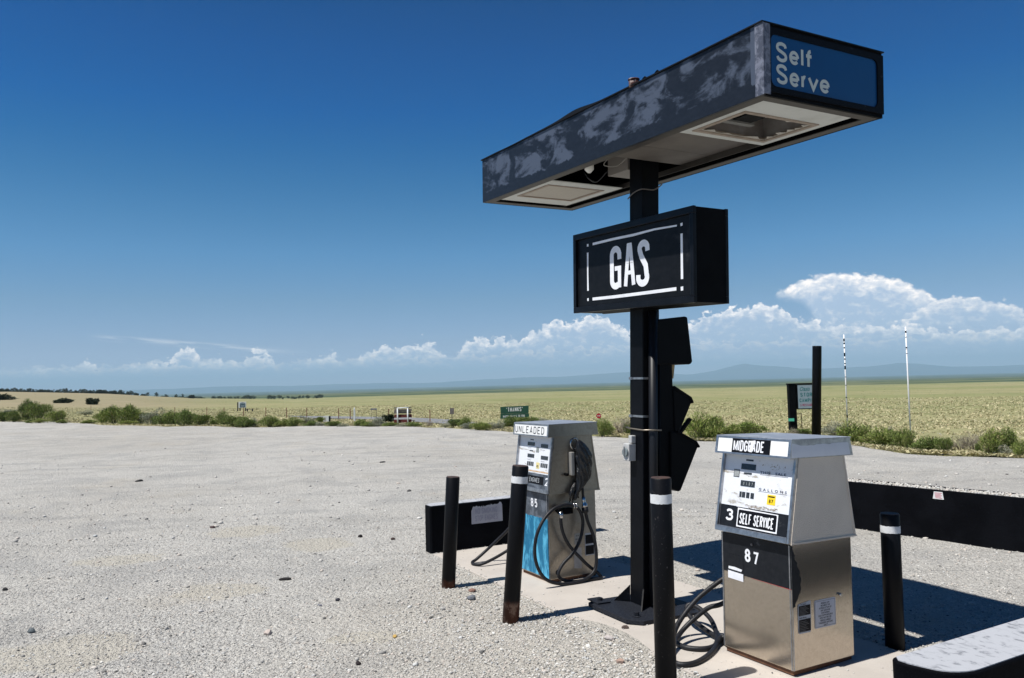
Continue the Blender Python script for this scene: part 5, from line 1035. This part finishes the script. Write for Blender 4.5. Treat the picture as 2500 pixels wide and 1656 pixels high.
for i, (x, y, wd, hg, kk) in enumerate(BUSH):
    if kk == 'k': continue
    nm = KIND[kk]; wd = max(wd, hg * .9) * 1.5; hg = max(hg, .18) * (1.75 if x > 2 else 1.4)
    o = bpy.data.objects.new(nm[1], None); COL.objects.link(o); o.location = (x, y, max(gz(x, y), -.03) - .01); o.rotation_euler = (0, 0, rb.uniform(0, 6.28)); o.scale = (wd, wd * rb.uniform(.8, 1.1), hg); o.empty_display_size = .3
    tag(o, f'{nm[0]}, {LBL[i]}', 'shrub', {'g': 'green rabbitbrush along the edge of the lot', 's': 'grey sagebrush along the edge of the lot', 'w': 'dry leafless shrubs along the edge of the lot'}[kk])
    link(bpy.data.objects.new('foliage', rb.choice(VAR[kk])), o); link(bpy.data.objects.new('stems', rb.choice(STM)), o)
# dry grass and low brush behind the lot edge, too much to count
n = 52000
az = rng.uniform(-37, 37, n); re = np.interp(az, PA, PR); r = re + (rng.random(n) ** 2.0) * 70 + .15
x = r * np.sin(np.radians(az)); y = r * np.cos(np.radians(az)); k = (vnoise(x, y, .55, 31) + .25 * vnoise(x, y, 2.5, 32)) > rng.uniform(.2, .85, n)
x, y, r, az = x[k], y[k], r[k], az[k]; n = len(x); z = ground(x, y)
B = np.repeat(np.stack([x, y, z - .01], 1), 5, 0); B += rng.normal(size=B.shape) * np.array([.05, .05, 0]); T = B + np.stack([rng.normal(size=len(B)) * .07, rng.normal(size=len(B)) * .07, rng.uniform(.02, .09, len(B))], 1)
V, Fc = blades(B, T, rng.uniform(.012, .03, len(B)) * np.repeat(1 + r / 60, 5), 3); me = mesh_np('dry_grass', V, Fc, 4)
me.materials.append(leafmat('dry_grass_blades', [(.44, .38, .22), (.54, .47, .28), (.64, .57, .37), (.36, .35, .18), (.58, .47, .30)])); tag(link(bpy.data.objects.new('dry_grass', me)), 'pale dry grass beyond the gravel lot', 'grass', kind='stuff')
n = 5000
az = rng.uniform(-38, 38, n); r = 28 * (620 / 28) ** rng.random(n); x = r * np.sin(np.radians(az)); y = r * np.cos(np.radians(az))
k = (r > np.interp(az, PA, PR) + 3) & (vnoise(x, y, .05, 41) * .6 + vnoise(x, y, .3, 42) * .5 > rng.uniform(.25, .8, n) + np.where(az < -20, .12, 0)); x, y, r = x[k], y[k], r[k]; n = len(x); z = ground(x, y)
s = rng.uniform(.018, .045, n) * (1 + r / 200)
m_ = 7; B = np.repeat(np.stack([x, y, z], 1), m_, 0); S = np.repeat(s, m_); B += np.stack([rng.normal(size=len(B)) * .45, rng.normal(size=len(B)) * .45, np.zeros(len(B))], 1) * S[:, None]
T = B + np.stack([rng.normal(size=len(B)) * .5, rng.normal(size=len(B)) * .5, rng.uniform(.5, 1.1, len(B))], 1) * S[:, None]
V, Fc = blades(B, T, S * .55, 5); me = mesh_np('low_brush', V, Fc, 4)
me.materials.append(leafmat('low_brush_leaves', [(.12, .13, .055), (.17, .185, .08), (.23, .235, .11), (.29, .28, .14), (.20, .17, .09)])); tag(link(bpy.data.objects.new('low_brush', me)), 'low scattered brush over the plain', 'brush', kind='stuff')

def tree_mesh(seed, n, shape):
    rg = np.random.default_rng(seed); k = 7
    if shape == 'cone': C_ = np.array([(rg.normal() * .10, rg.normal() * .10, .14 + .115 * i, .38 - .035 * i, .14) for i in range(k)])
    elif shape == 'low': C_ = np.array([(rg.uniform(-.36, .36), rg.uniform(-.3, .3), rg.uniform(.16, .58), rg.uniform(.20, .30), .26) for i in range(9)])
    else: C_ = np.array([(rg.uniform(-.28, .28), rg.uniform(-.28, .28), rg.uniform(.22, .78), rg.uniform(.20, .32), .18) for i in range(9)])
    c = C_[rg.integers(0, len(C_), n)]; d = rg.normal(size=(n, 3)); d /= np.linalg.norm(d, axis=1)[:, None]; rad = rg.uniform(.3, 1, n)[:, None] ** .5
    p = c[:, :3] + d * np.stack([c[:, 3], c[:, 3], c[:, 4]], 1) * rad; p[:, 2] = np.clip(p[:, 2], .03, 1)
    V, Fc = blades(p, p + rg.normal(size=(n, 3)) * .07, rg.uniform(.04, .09, n), seed); return mesh_np('crown', V, Fc, 4)
def trunk_mesh(seed):
    rr = random.Random(seed); mb = MB(); mb.tube([(0, 0, -.05), (rr.uniform(-.03, .03), 0, .3), (rr.uniform(-.05, .05), .02, .7)], [.045, .035, .012], 7)
    for i in range(4): a = rr.uniform(0, 6); mb.tube([(0, 0, .22 + .08 * i), (.22 * cos(a), .22 * sin(a), .42 + .08 * i)], [.02, .006], 5)
    me = bpy.data.meshes.new('trunk'); mb.bm.to_mesh(me); mb.bm.free(); me.materials.append(STEM); return me
LC = leafmat('cottonwood_leaves', [(.022, .038, .018), (.04, .06, .028), (.06, .08, .04)])
TR = {'cone': [tree_mesh(80 + i, 420, 'cone') for i in range(3)], 'round': [tree_mesh(90 + i, 700, 'round') for i in range(3)], 'low': [tree_mesh(95 + i, 3600, 'low') for i in range(2)]}
for me in TR['cone'] + TR['low']: me.materials.append(LK)
for me in TR['round']: me.materials.append(LC)
TK = [trunk_mesh(i) for i in range(3)]
def tree(kind, x, y, wd, hg, name, label, cat, group=None):
    o = bpy.data.objects.new(name, None); COL.objects.link(o); o.location = (x, y, gz(x, y) - .02 * hg); o.rotation_euler = (0, 0, rb.uniform(0, 6)); o.scale = (wd, wd, hg); tag(o, label, cat, group)
    link(bpy.data.objects.new('crown', rb.choice(TR[kind])), o); link(bpy.data.objects.new('trunk', rb.choice(TK)), o)
az = -38.0; i = 0
while az < -22:
    for rr_k in (rb.uniform(560, 640),):
        x, y = at(az, rr_k); h = rb.uniform(1.7, 3.4) * (.9 if az > -26 else 1.1)
        tree(rb.choice(['cone', 'cone', 'low']), x, y, h * rb.uniform(.9, 2.0), h, 'pinyon_tree', 'small dark conifer in the row along the left skyline', 'tree', 'dark conifers along the left skyline')
    az += rb.choice([.05, .07, .1, .16]) if az < -26.5 else rb.choice([.1, .2, .4, .6])
for i, (x, y, wd, hg, lb) in enumerate([(-121.5, 184.5, 5.0, 1.65, 'dark juniper cut by the left edge of the photo, on the tan slope'), (-87.2, 150.8, 3.4, 1.15, 'wide low dark juniper on the tan slope, second from the left'), (-75.6, 139.9, 1.95, 1.3, 'round dark juniper on the tan slope, rightmost of the three'), (-6.34, 39.4, .55, .42, 'small dark round shrub just left of the plank sign')]):
    tree('low', x, y, wd * 1.1, hg * 1.15, 'juniper', lb, 'juniper')
for a0, a1, n_ in ((-20.6, -18.2, 11), (-17.6, -14.7, 11), (-14.4, -13.7, 3)):
    for k in range(n_):
        a = a0 + (a1 - a0) * (k + rb.uniform(.1, .9)) / n_; x, y = at(a, rb.uniform(860, 960)); h = rb.uniform(2.6, 5.6)
        tree('round', x, y, h * rb.uniform(.9, 1.6), h, 'cottonwood_tree', 'distant dark leafy tree in the clump where the tan plain meets the valley', 'tree', 'distant trees at the foot of the tan plain')
for k in range(46):
    a = rb.uniform(-28, -20.5); x, y = at(a, rb.uniform(900, 1150)); h = rb.uniform(2.4, 4.6)
    tree('round', x, y, h * rb.uniform(1, 1.8), h, 'cottonwood_tree', 'distant dark tree in the belt behind the left slope', 'tree', 'distant trees behind the left slope')

# ------------------------------------------------------------------ roadside signs, poles and fence
SW_ = mat('sun_bleached_white', (.70, .72, .72), .6, var=(.5, .52, .52), vscale=6)
MAROON = mat('maroon_board', (.13, .018, .014), .7, var=(.08, .015, .012), vscale=8)
GBOARD = mat('weathered_grey_board', (.17, .14, .125), .85, var=(.10, .085, .075), vscale=10)
GREEN = mat('dark_green_board', (.012, .075, .045), .6, var=(.008, .05, .03), vscale=6)
TEAL = mat('teal_letters', (.02, .16, .17), .6)
DPOST = mat('dark_post', (.03, .028, .028), .8, var=(.06, .05, .045), vscale=10)
def site(name, label, cat, x, y, z=None, yaw=0, group=None): return thing(name, label, cat, (x, y, gz(x, y) if z is None else z), yaw, group=group)
FR_ = panelM((0, 0, 0), (1, 0, 0), (0, 0, 1))
# plain black post and the Oasis sign
ox = site('sign_post', 'tall thick black round post standing in front of the Oasis sign', 'post', 8.42, 21.7)
mb = MB(); mb.tube([(-.065, 0, -.1), (.079, 0, 2.53), (.080, 0, 2.56)], [.122, .122, .118], 32); mb.build('post', STEELB, ox)
os_ = site('oasis_sign', 'boxed white Oasis store and camping sign hung from a black post', 'sign', 8.90, 25.0)
mb = MB(); mb.box(-.105, .115, -.1, .1, -.1, 1.49); mb.build('post', BLACK, os_, .004)
mb = MB(); mb.box(-.125, .80, -.11, .11, 1.49, 1.53); mb.build('top_beam', BLACK, os_)
mb = MB(); mb.box(.135, .83, -.13, .13, .70, 1.485); cab = mb.build('cabinet', BLACK, os_, .004)
mb = MB(); mb.box(.115, .135, -.02, .02, .74, 1.47); mb.build('hanger_strip', mat('pale_strip', (.45, .42, .38), .6), os_)
OM = panelM((.16, -.131, .73), (1, 0, 0), (0, 0, 1))
mb = MB(); mb.box(0, .645, 0, .735, 0, .002, OM); sf = mb.build('sign_face', mat('bluish_white_face', (.30, .38, .43), .5, var=(.25, .32, .36), vscale=6), cab)
mb = MB(); typed(mb, 'Oasis', .05, .555, .135, OM, .78, .016, .003, shear=.32); block(mb, 'STORE', .075, .370, .078, .125, .024, .022, OM, .003); block(mb, 'CAMPING', .045, .195, .064, .120, .022, .018, OM, .003); mb.build('lettering', TEAL, sf)
mb = MB(); block(mb, '& RESTAURANT', .062, .065, .036, .080, .012, .0085, OM, .003); mb.build('lettering', mat('crimson_letters', (.34, .02, .08), .6), sf)
mb = MB(); mb.box(-.165, .01, -.125, -.105, .33, .42); mb.build('green_tag', mat('mint_tag', (.10, .55, .38), .5), os_)
mb = MB(); mb.box(.115, .30, -.01, .01, .565, .58); mb.box(.285, .300, -.01, .01, -.02, .565); mb.box(.115, .285, -.01, .01, .19, .205); mb.build('steel_frame', BLACK, os_)
# two thin leaning poles
def thin(label, p0, p1, r, bands, y):
    e = thing('thin_pole', label, 'pole', p0); d = Vector(p1) - Vector(p0); L = d.length; e.rotation_euler = d.to_track_quat('Z', 'Y').to_euler()
    mb = MB(); mb.tube([(0, 0, -.1), (0, 0, L)], r, 12); mb.build('pipe', WHITE, e)
    for z0, z1 in bands:
        mb = MB(); mb.cyl((0, 0, L - z1), (0, 0, L - z0), r + .0015, 12); mb.build('black_band', BLACK, e)
yA = 23.5; 
def pxz(x, y, Y):   # metres at distance Y for a bearing given as tangents
    return (x * Y, Y, EYE + y * Y)
thin('thin white pole with many black bands, left of the two leaning poles', (10.008, 23.5, -.05), (10.032, 23.5, 2.935), .019, [(.12, .21), (.24, .29), (.38, .42), (.55, .66), (.72, .76), (.86, .89), (.94, 1.05), (1.27, 1.29), (1.52, 1.54), (1.88, 1.91), (2.42, 2.50)], 0)
thin('tall thin white pole with few black bands, right of the two leaning poles', (9.812, 19.4, -.02), (9.83, 19.4, 2.882), .017, [(.10, .15), (.25, .265), (.50, .53), (.545, .56), (.66, .675)], 0)
# THANKS sign
ts = site('thanks_sign', 'green plank sign reading THANKS HAPPY TRAILS TO YOU', 'sign', .04, 40.6, yaw=0)
mb = MB(); mb.hexa([(-.72, -.03, .32), (.72, -.03, .30), (.72, 0, .30), (-.72, 0, .32), (-.74, -.03, .66), (.74, -.03, .70), (.74, 0, .70), (-.74, 0, .66)]); mb.hexa([(-.76, -.025, .05), (.76, -.025, .07), (.76, 0, .07), (-.76, 0, .05), (-.73, -.025, .315), (.74, -.025, .295), (.74, 0, .295), (-.73, 0, .315)]); mb.build('board', GREEN, ts)
TM = panelM((0, -.032, 0), (1, 0, 0), (0, 0, 1)) @ Matrix.Rotation(R(1.5), 4, 'Z')
mb = MB(); block(mb, '"THANKS"', -.42, .405, .095, .225, .032, .028, TM, .002); TM2 = panelM((0, -.027, 0), (1, 0, 0), (0, 0, 1)) @ Matrix.Rotation(R(1.), 4, 'Z'); block(mb, 'HAPPY TRAILS TO YOU', -.605, .115, .052, .115, .017, .0135, TM2, .002); mb.build('lettering', WHITE, ts)
for x in (-.5, .5):
    mb = MB(); mb.box(x - .05, x + .05, .002, .09, -.2, .62); mb.build('post', DPOST, ts)
# plank sign seen from behind
ps = site('plank_sign', 'back of a large plank sign of maroon and grey boards on two white poles', 'sign', -5.03, 35.4)
for i, (z0, z1, m_) in enumerate(((.73, .785, GBOARD), (.60, .70, GBOARD), (.50, .60, GBOARD), (.315, .46, MAROON), (.08, .235, MAROON))):
    mb = MB(); dx = (.0, .012, -.01, .008, -.006)[i]; mb.hexa([(-.40 + dx, .0, z0), (.39 + dx, .0, z0 + .005), (.39 + dx, .025, z0 + .005), (-.40 + dx, .025, z0), (-.40 + dx, .0, z1), (.39 + dx, .0, z1 - .004), (.39 + dx, .025, z1 - .004), (-.40 + dx, .025, z1)]); mb.build('board', m_, ps)
for x in (-.235, .225):
    mb = MB(); mb.tube([(x, -.045, -.15), (x, -.045, .74)], .032, 12); mb.build('pole', SW_, ps)
mb = MB(); mb.tube([(-.26, -.05, .745), (.27, -.05, .765)], .026, 10); mb.build('crossbar', SW_, ps)
gp = site('small_table', 'low dark table under the plank sign', 'table', -4.85, 36.8)
mb = MB(); mb.box(-.17, .17, -.12, .12, .12, .15); mb.build('table_top', GBOARD, gp)
for x in (-.11, .11):
    mb = MB(); mb.box(x - .02, x + .02, -.03, .03, -.03, .12); mb.build('leg', DPOST, gp)
# small road signs
def small(name, label, x, y, w_, z0, z1, m_, legs, lr=.012, extra=None, cat='sign'):
    e = site(name, label, cat, x, y); mb = MB(); mb.box(-w_ / 2, w_ / 2, -.012, .0, z0, z1); bd = mb.build('board', m_, e, .004)
    for lx in legs:
        mb = MB(); mb.cyl((lx, .018, -.15), (lx, .018, z1 - .02), lr, 8); mb.build('post', DPOST if m_ != SW_ else SW_, e)
    if extra: extra(e, bd, w_, z0, z1)
    return e
def x6(e, bd, w_, z0, z1):
    mb = MB(); M_ = panelM((0, -.0125, 0), (1, 0, 0), (0, 0, 1))
    for i, z in enumerate((.27, .21, .15, .09)): mb.box(-.08 + .02 * (i % 2), .08 - .03 * (i % 3), z0 + z - .05, z0 + z - .03, 0, .002, M_)
    mb.build('print', mat('faint_print', (.24, .23, .22), .7), bd)
small('road_sign', 'small square grey-brown road sign on a thin post, right of the plank sign', -3.29, 41.5, .22, .28, .60, GBOARD, (0,), .014, x6)
small('header_sign', 'narrow grey board held on two thin legs, left of the plank sign', -8.0, 44.6, .36, .52, .60, mat('grey_board', (.16, .17, .19), .7), (-.15, .15), .010)
mp_ = site('marker_post', 'short white wooden marker post left of the plank sign', 'post', -8.41, 41.2)
mb = MB(); mb.hexa([(-.045, -.045, -.1), (.045, -.045, -.1), (.045, .045, -.1), (-.045, .045, -.1), (-.04, -.04, .66), (.04, -.04, .66), (.04, .04, .66), (-.04, .04, .66)]); mb.build('post', SW_, mp_)
mb = MB(); mb.frus(.03, .03, .66, .004, .004, .74); mb.build('pointed_tip', SW_, mp_)
ub = site('utility_box', 'low white utility box with dark end among the brush', 'utility box', -9.75, 40.7)
mb = MB(); mb.box(-.17, .12, -.08, .08, -.02, .32); mb.build('cabinet', SW_, ub, .004)
mb = MB(); mb.box(.123, .18, -.08, .08, -.02, .31); mb.build('dark_end', BLACK, ub); mb = MB(); mb.box(-.12, -.02, -.084, -.081, .05, .26); mb.build('door', mat('pinkish_door', (.5, .46, .48), .6), ub)
ss = site('stop_sign', 'tiny red stop sign just left of the support pole', 'sign', 3.74, 34.5, yaw=R(-4))
mb = MB(); mb.prism([(.115 * cos(R(22.5 + 45 * k)), .29 + .115 * sin(R(22.5 + 45 * k))) for k in range(8)], 0, .006, panelM((0, -.02, 0), (1, 0, 0), (0, 0, 1))); f_ = mb.build('panel', mat('stop_red', (.42, .012, .03), .4), ss)
mb = MB(); block(mb, 'STOP', -.073, .262, .030, .058, .009, .0085, panelM((0, -.0265, 0), (1, 0, 0), (0, 0, 1)), .001); mb.build('lettering', WHITE, f_)
mb = MB(); mb.cyl((0, -.008, -.2), (0, -.008, .38), .010, 8); mb.build('post', mat('galvanised_post', (.3, .3, .3), .5, .6), ss)
bs = site('picture_board', 'small white board with dark blue arched picture, on the left of the plain', 'sign', -28.6, 82.2)
mb = MB(); mb.box(-.36, .42, -.05, .05, .36, 1.0); bd = mb.build('board', SW_, bs)
mb = MB(); M_ = panelM((0, -.052, 0), (1, 0, 0), (0, 0, 1)); mb.prism([(-.22, .40), (.36, .40), (.36, .78)] + arc(.07, .78, .29, .14, 0, 180, 8)[1:], 0, .004, M_); pc = mb.build('picture', mat('slate_blue_picture', (.06, .10, .13), .6), bd)
mb = MB(); mb.prism(arc(.07, .74, .24, .11, 0, 180, 8) + arc(.07, .74, .19, .07, 180, 0, 8), .0045, .006, M_); mb.box(-.12, .28, .52, .58, .0045, .006, M_); mb.build('arch', mat('pale_arch', (.35, .42, .48), .6), pc)
for x in (-.46, -.22, .36):
    mb = MB(); mb.box(x - .05, x + .05, -.04, .06, -.2, .95 if x < -.4 else .36); mb.build('post', DPOST, bs)
bn_ = site('low_bench', 'low dark bench right of the small blue picture board', 'bench', -27.2, 80.5)
mb = MB(); mb.box(-.33, .33, -.12, .12, .22, .28); mb.build('seat', DPOST, bn_)
for x in (-.26, .26):
    mb = MB(); mb.box(x - .04, x + .04, -.08, .08, -.1, .22); mb.build('leg', DPOST, bn_)
rs = site('edge_sign', 'grey-blue weathered board on posts, cut by the right edge of the photo', 'sign', 13.38, 20.3)
mb = MB(); mb.box(-.045, .5, -.02, .02, .02, .23); mb.build('board', mat('grey_blue_board', (.22, .25, .29), .8, var=(.13, .15, .17), vscale=12), rs)
for x in (.0, .42):
    mb = MB(); mb.box(x, x + .05, .021, .07, -.15, .2); mb.build('post', DPOST, rs)
# fence: thin rusty stakes on the far side of the brush, with two wires
FP_ = [(-47.4, 87.5), (-36.7, 75.8), (-31.0, 71.4), (-25.2, 64.1), (-22.6, 60.9), (-19.6, 56.6), (-16.8, 52.9), (-14.9, 51.2), (-13.1, 49.4), (-10.3, 45.9), (-9.2, 43.9), (-6.6, 41.2), (-4.0, 37.2)]
STK = mat('rusty_stake', (.20, .07, .045), .8, var=(.12, .05, .035), vscale=10)
for i, (x, y) in enumerate(FP_):
    nm = ['leftmost, on the tan slope', 'second from the left', 'third from the left', 'just left of the blue picture board', 'just right of the blue picture board', 'sixth from the left', 'seventh from the left', 'sixth from the right', 'just left of the white utility box', 'just right of the white utility box', 'left of the narrow header board', 'just left of the plank sign', 'rightmost, right of the plank sign'][i]
    e = site('fence_stake', f'thin rusty fence stake, {nm}', 'fence post', x, y, group='rusty stakes of the wire fence')
    mb = MB(); h = .52 + .01 * y * .25; mb.box(-.022, .022, -.006, .006, -.1, h); mb.box(-.005, .005, .006, .025, -.1, h); mb.build('stake', STK, e)
mb = MB()
for zz in (.30, .50):
    for (x0, y0), (x1, y1) in zip(FP_, FP_[1:]): mb.tube([(x0, y0 - .01, gz(x0, y0) + zz), ((x0 + x1) / 2, (y0 + y1) / 2, (gz(x0, y0) + gz(x1, y1)) / 2 + zz - .03), (x1, y1 - .01, gz(x1, y1) + zz)], .0035, 4)
tag(mb.build('fence_wire', mat('fence_wire_metal', (.10, .08, .07), .6, .4)), 'two thin strands of wire running along the rusty stakes', 'wire')

# ------------------------------------------------------------------ air
mb = MB(); mb.box(-24200, 24200, -24200, 24200, -85, 430)
hz_ = mb.build('haze', bpy.data.materials.new('thin_haze')); hm_ = hz_.data.materials[0]; hm_.use_nodes = True; t = hm_.node_tree; t.nodes.clear()
pv = N(t, 'ShaderNodeVolumePrincipled'); pv.inputs['Density'].default_value = 9.0e-5; pv.inputs['Color'].default_value = (.54, .83, 1.0, 1); pv.inputs['Anisotropy'].default_value = .0
oo = N(t, 'ShaderNodeOutputMaterial'); ln(t, pv.outputs[0], oo.inputs['Volume']); tag(hz_, 'thin blue haze over the valley', kind='stuff')
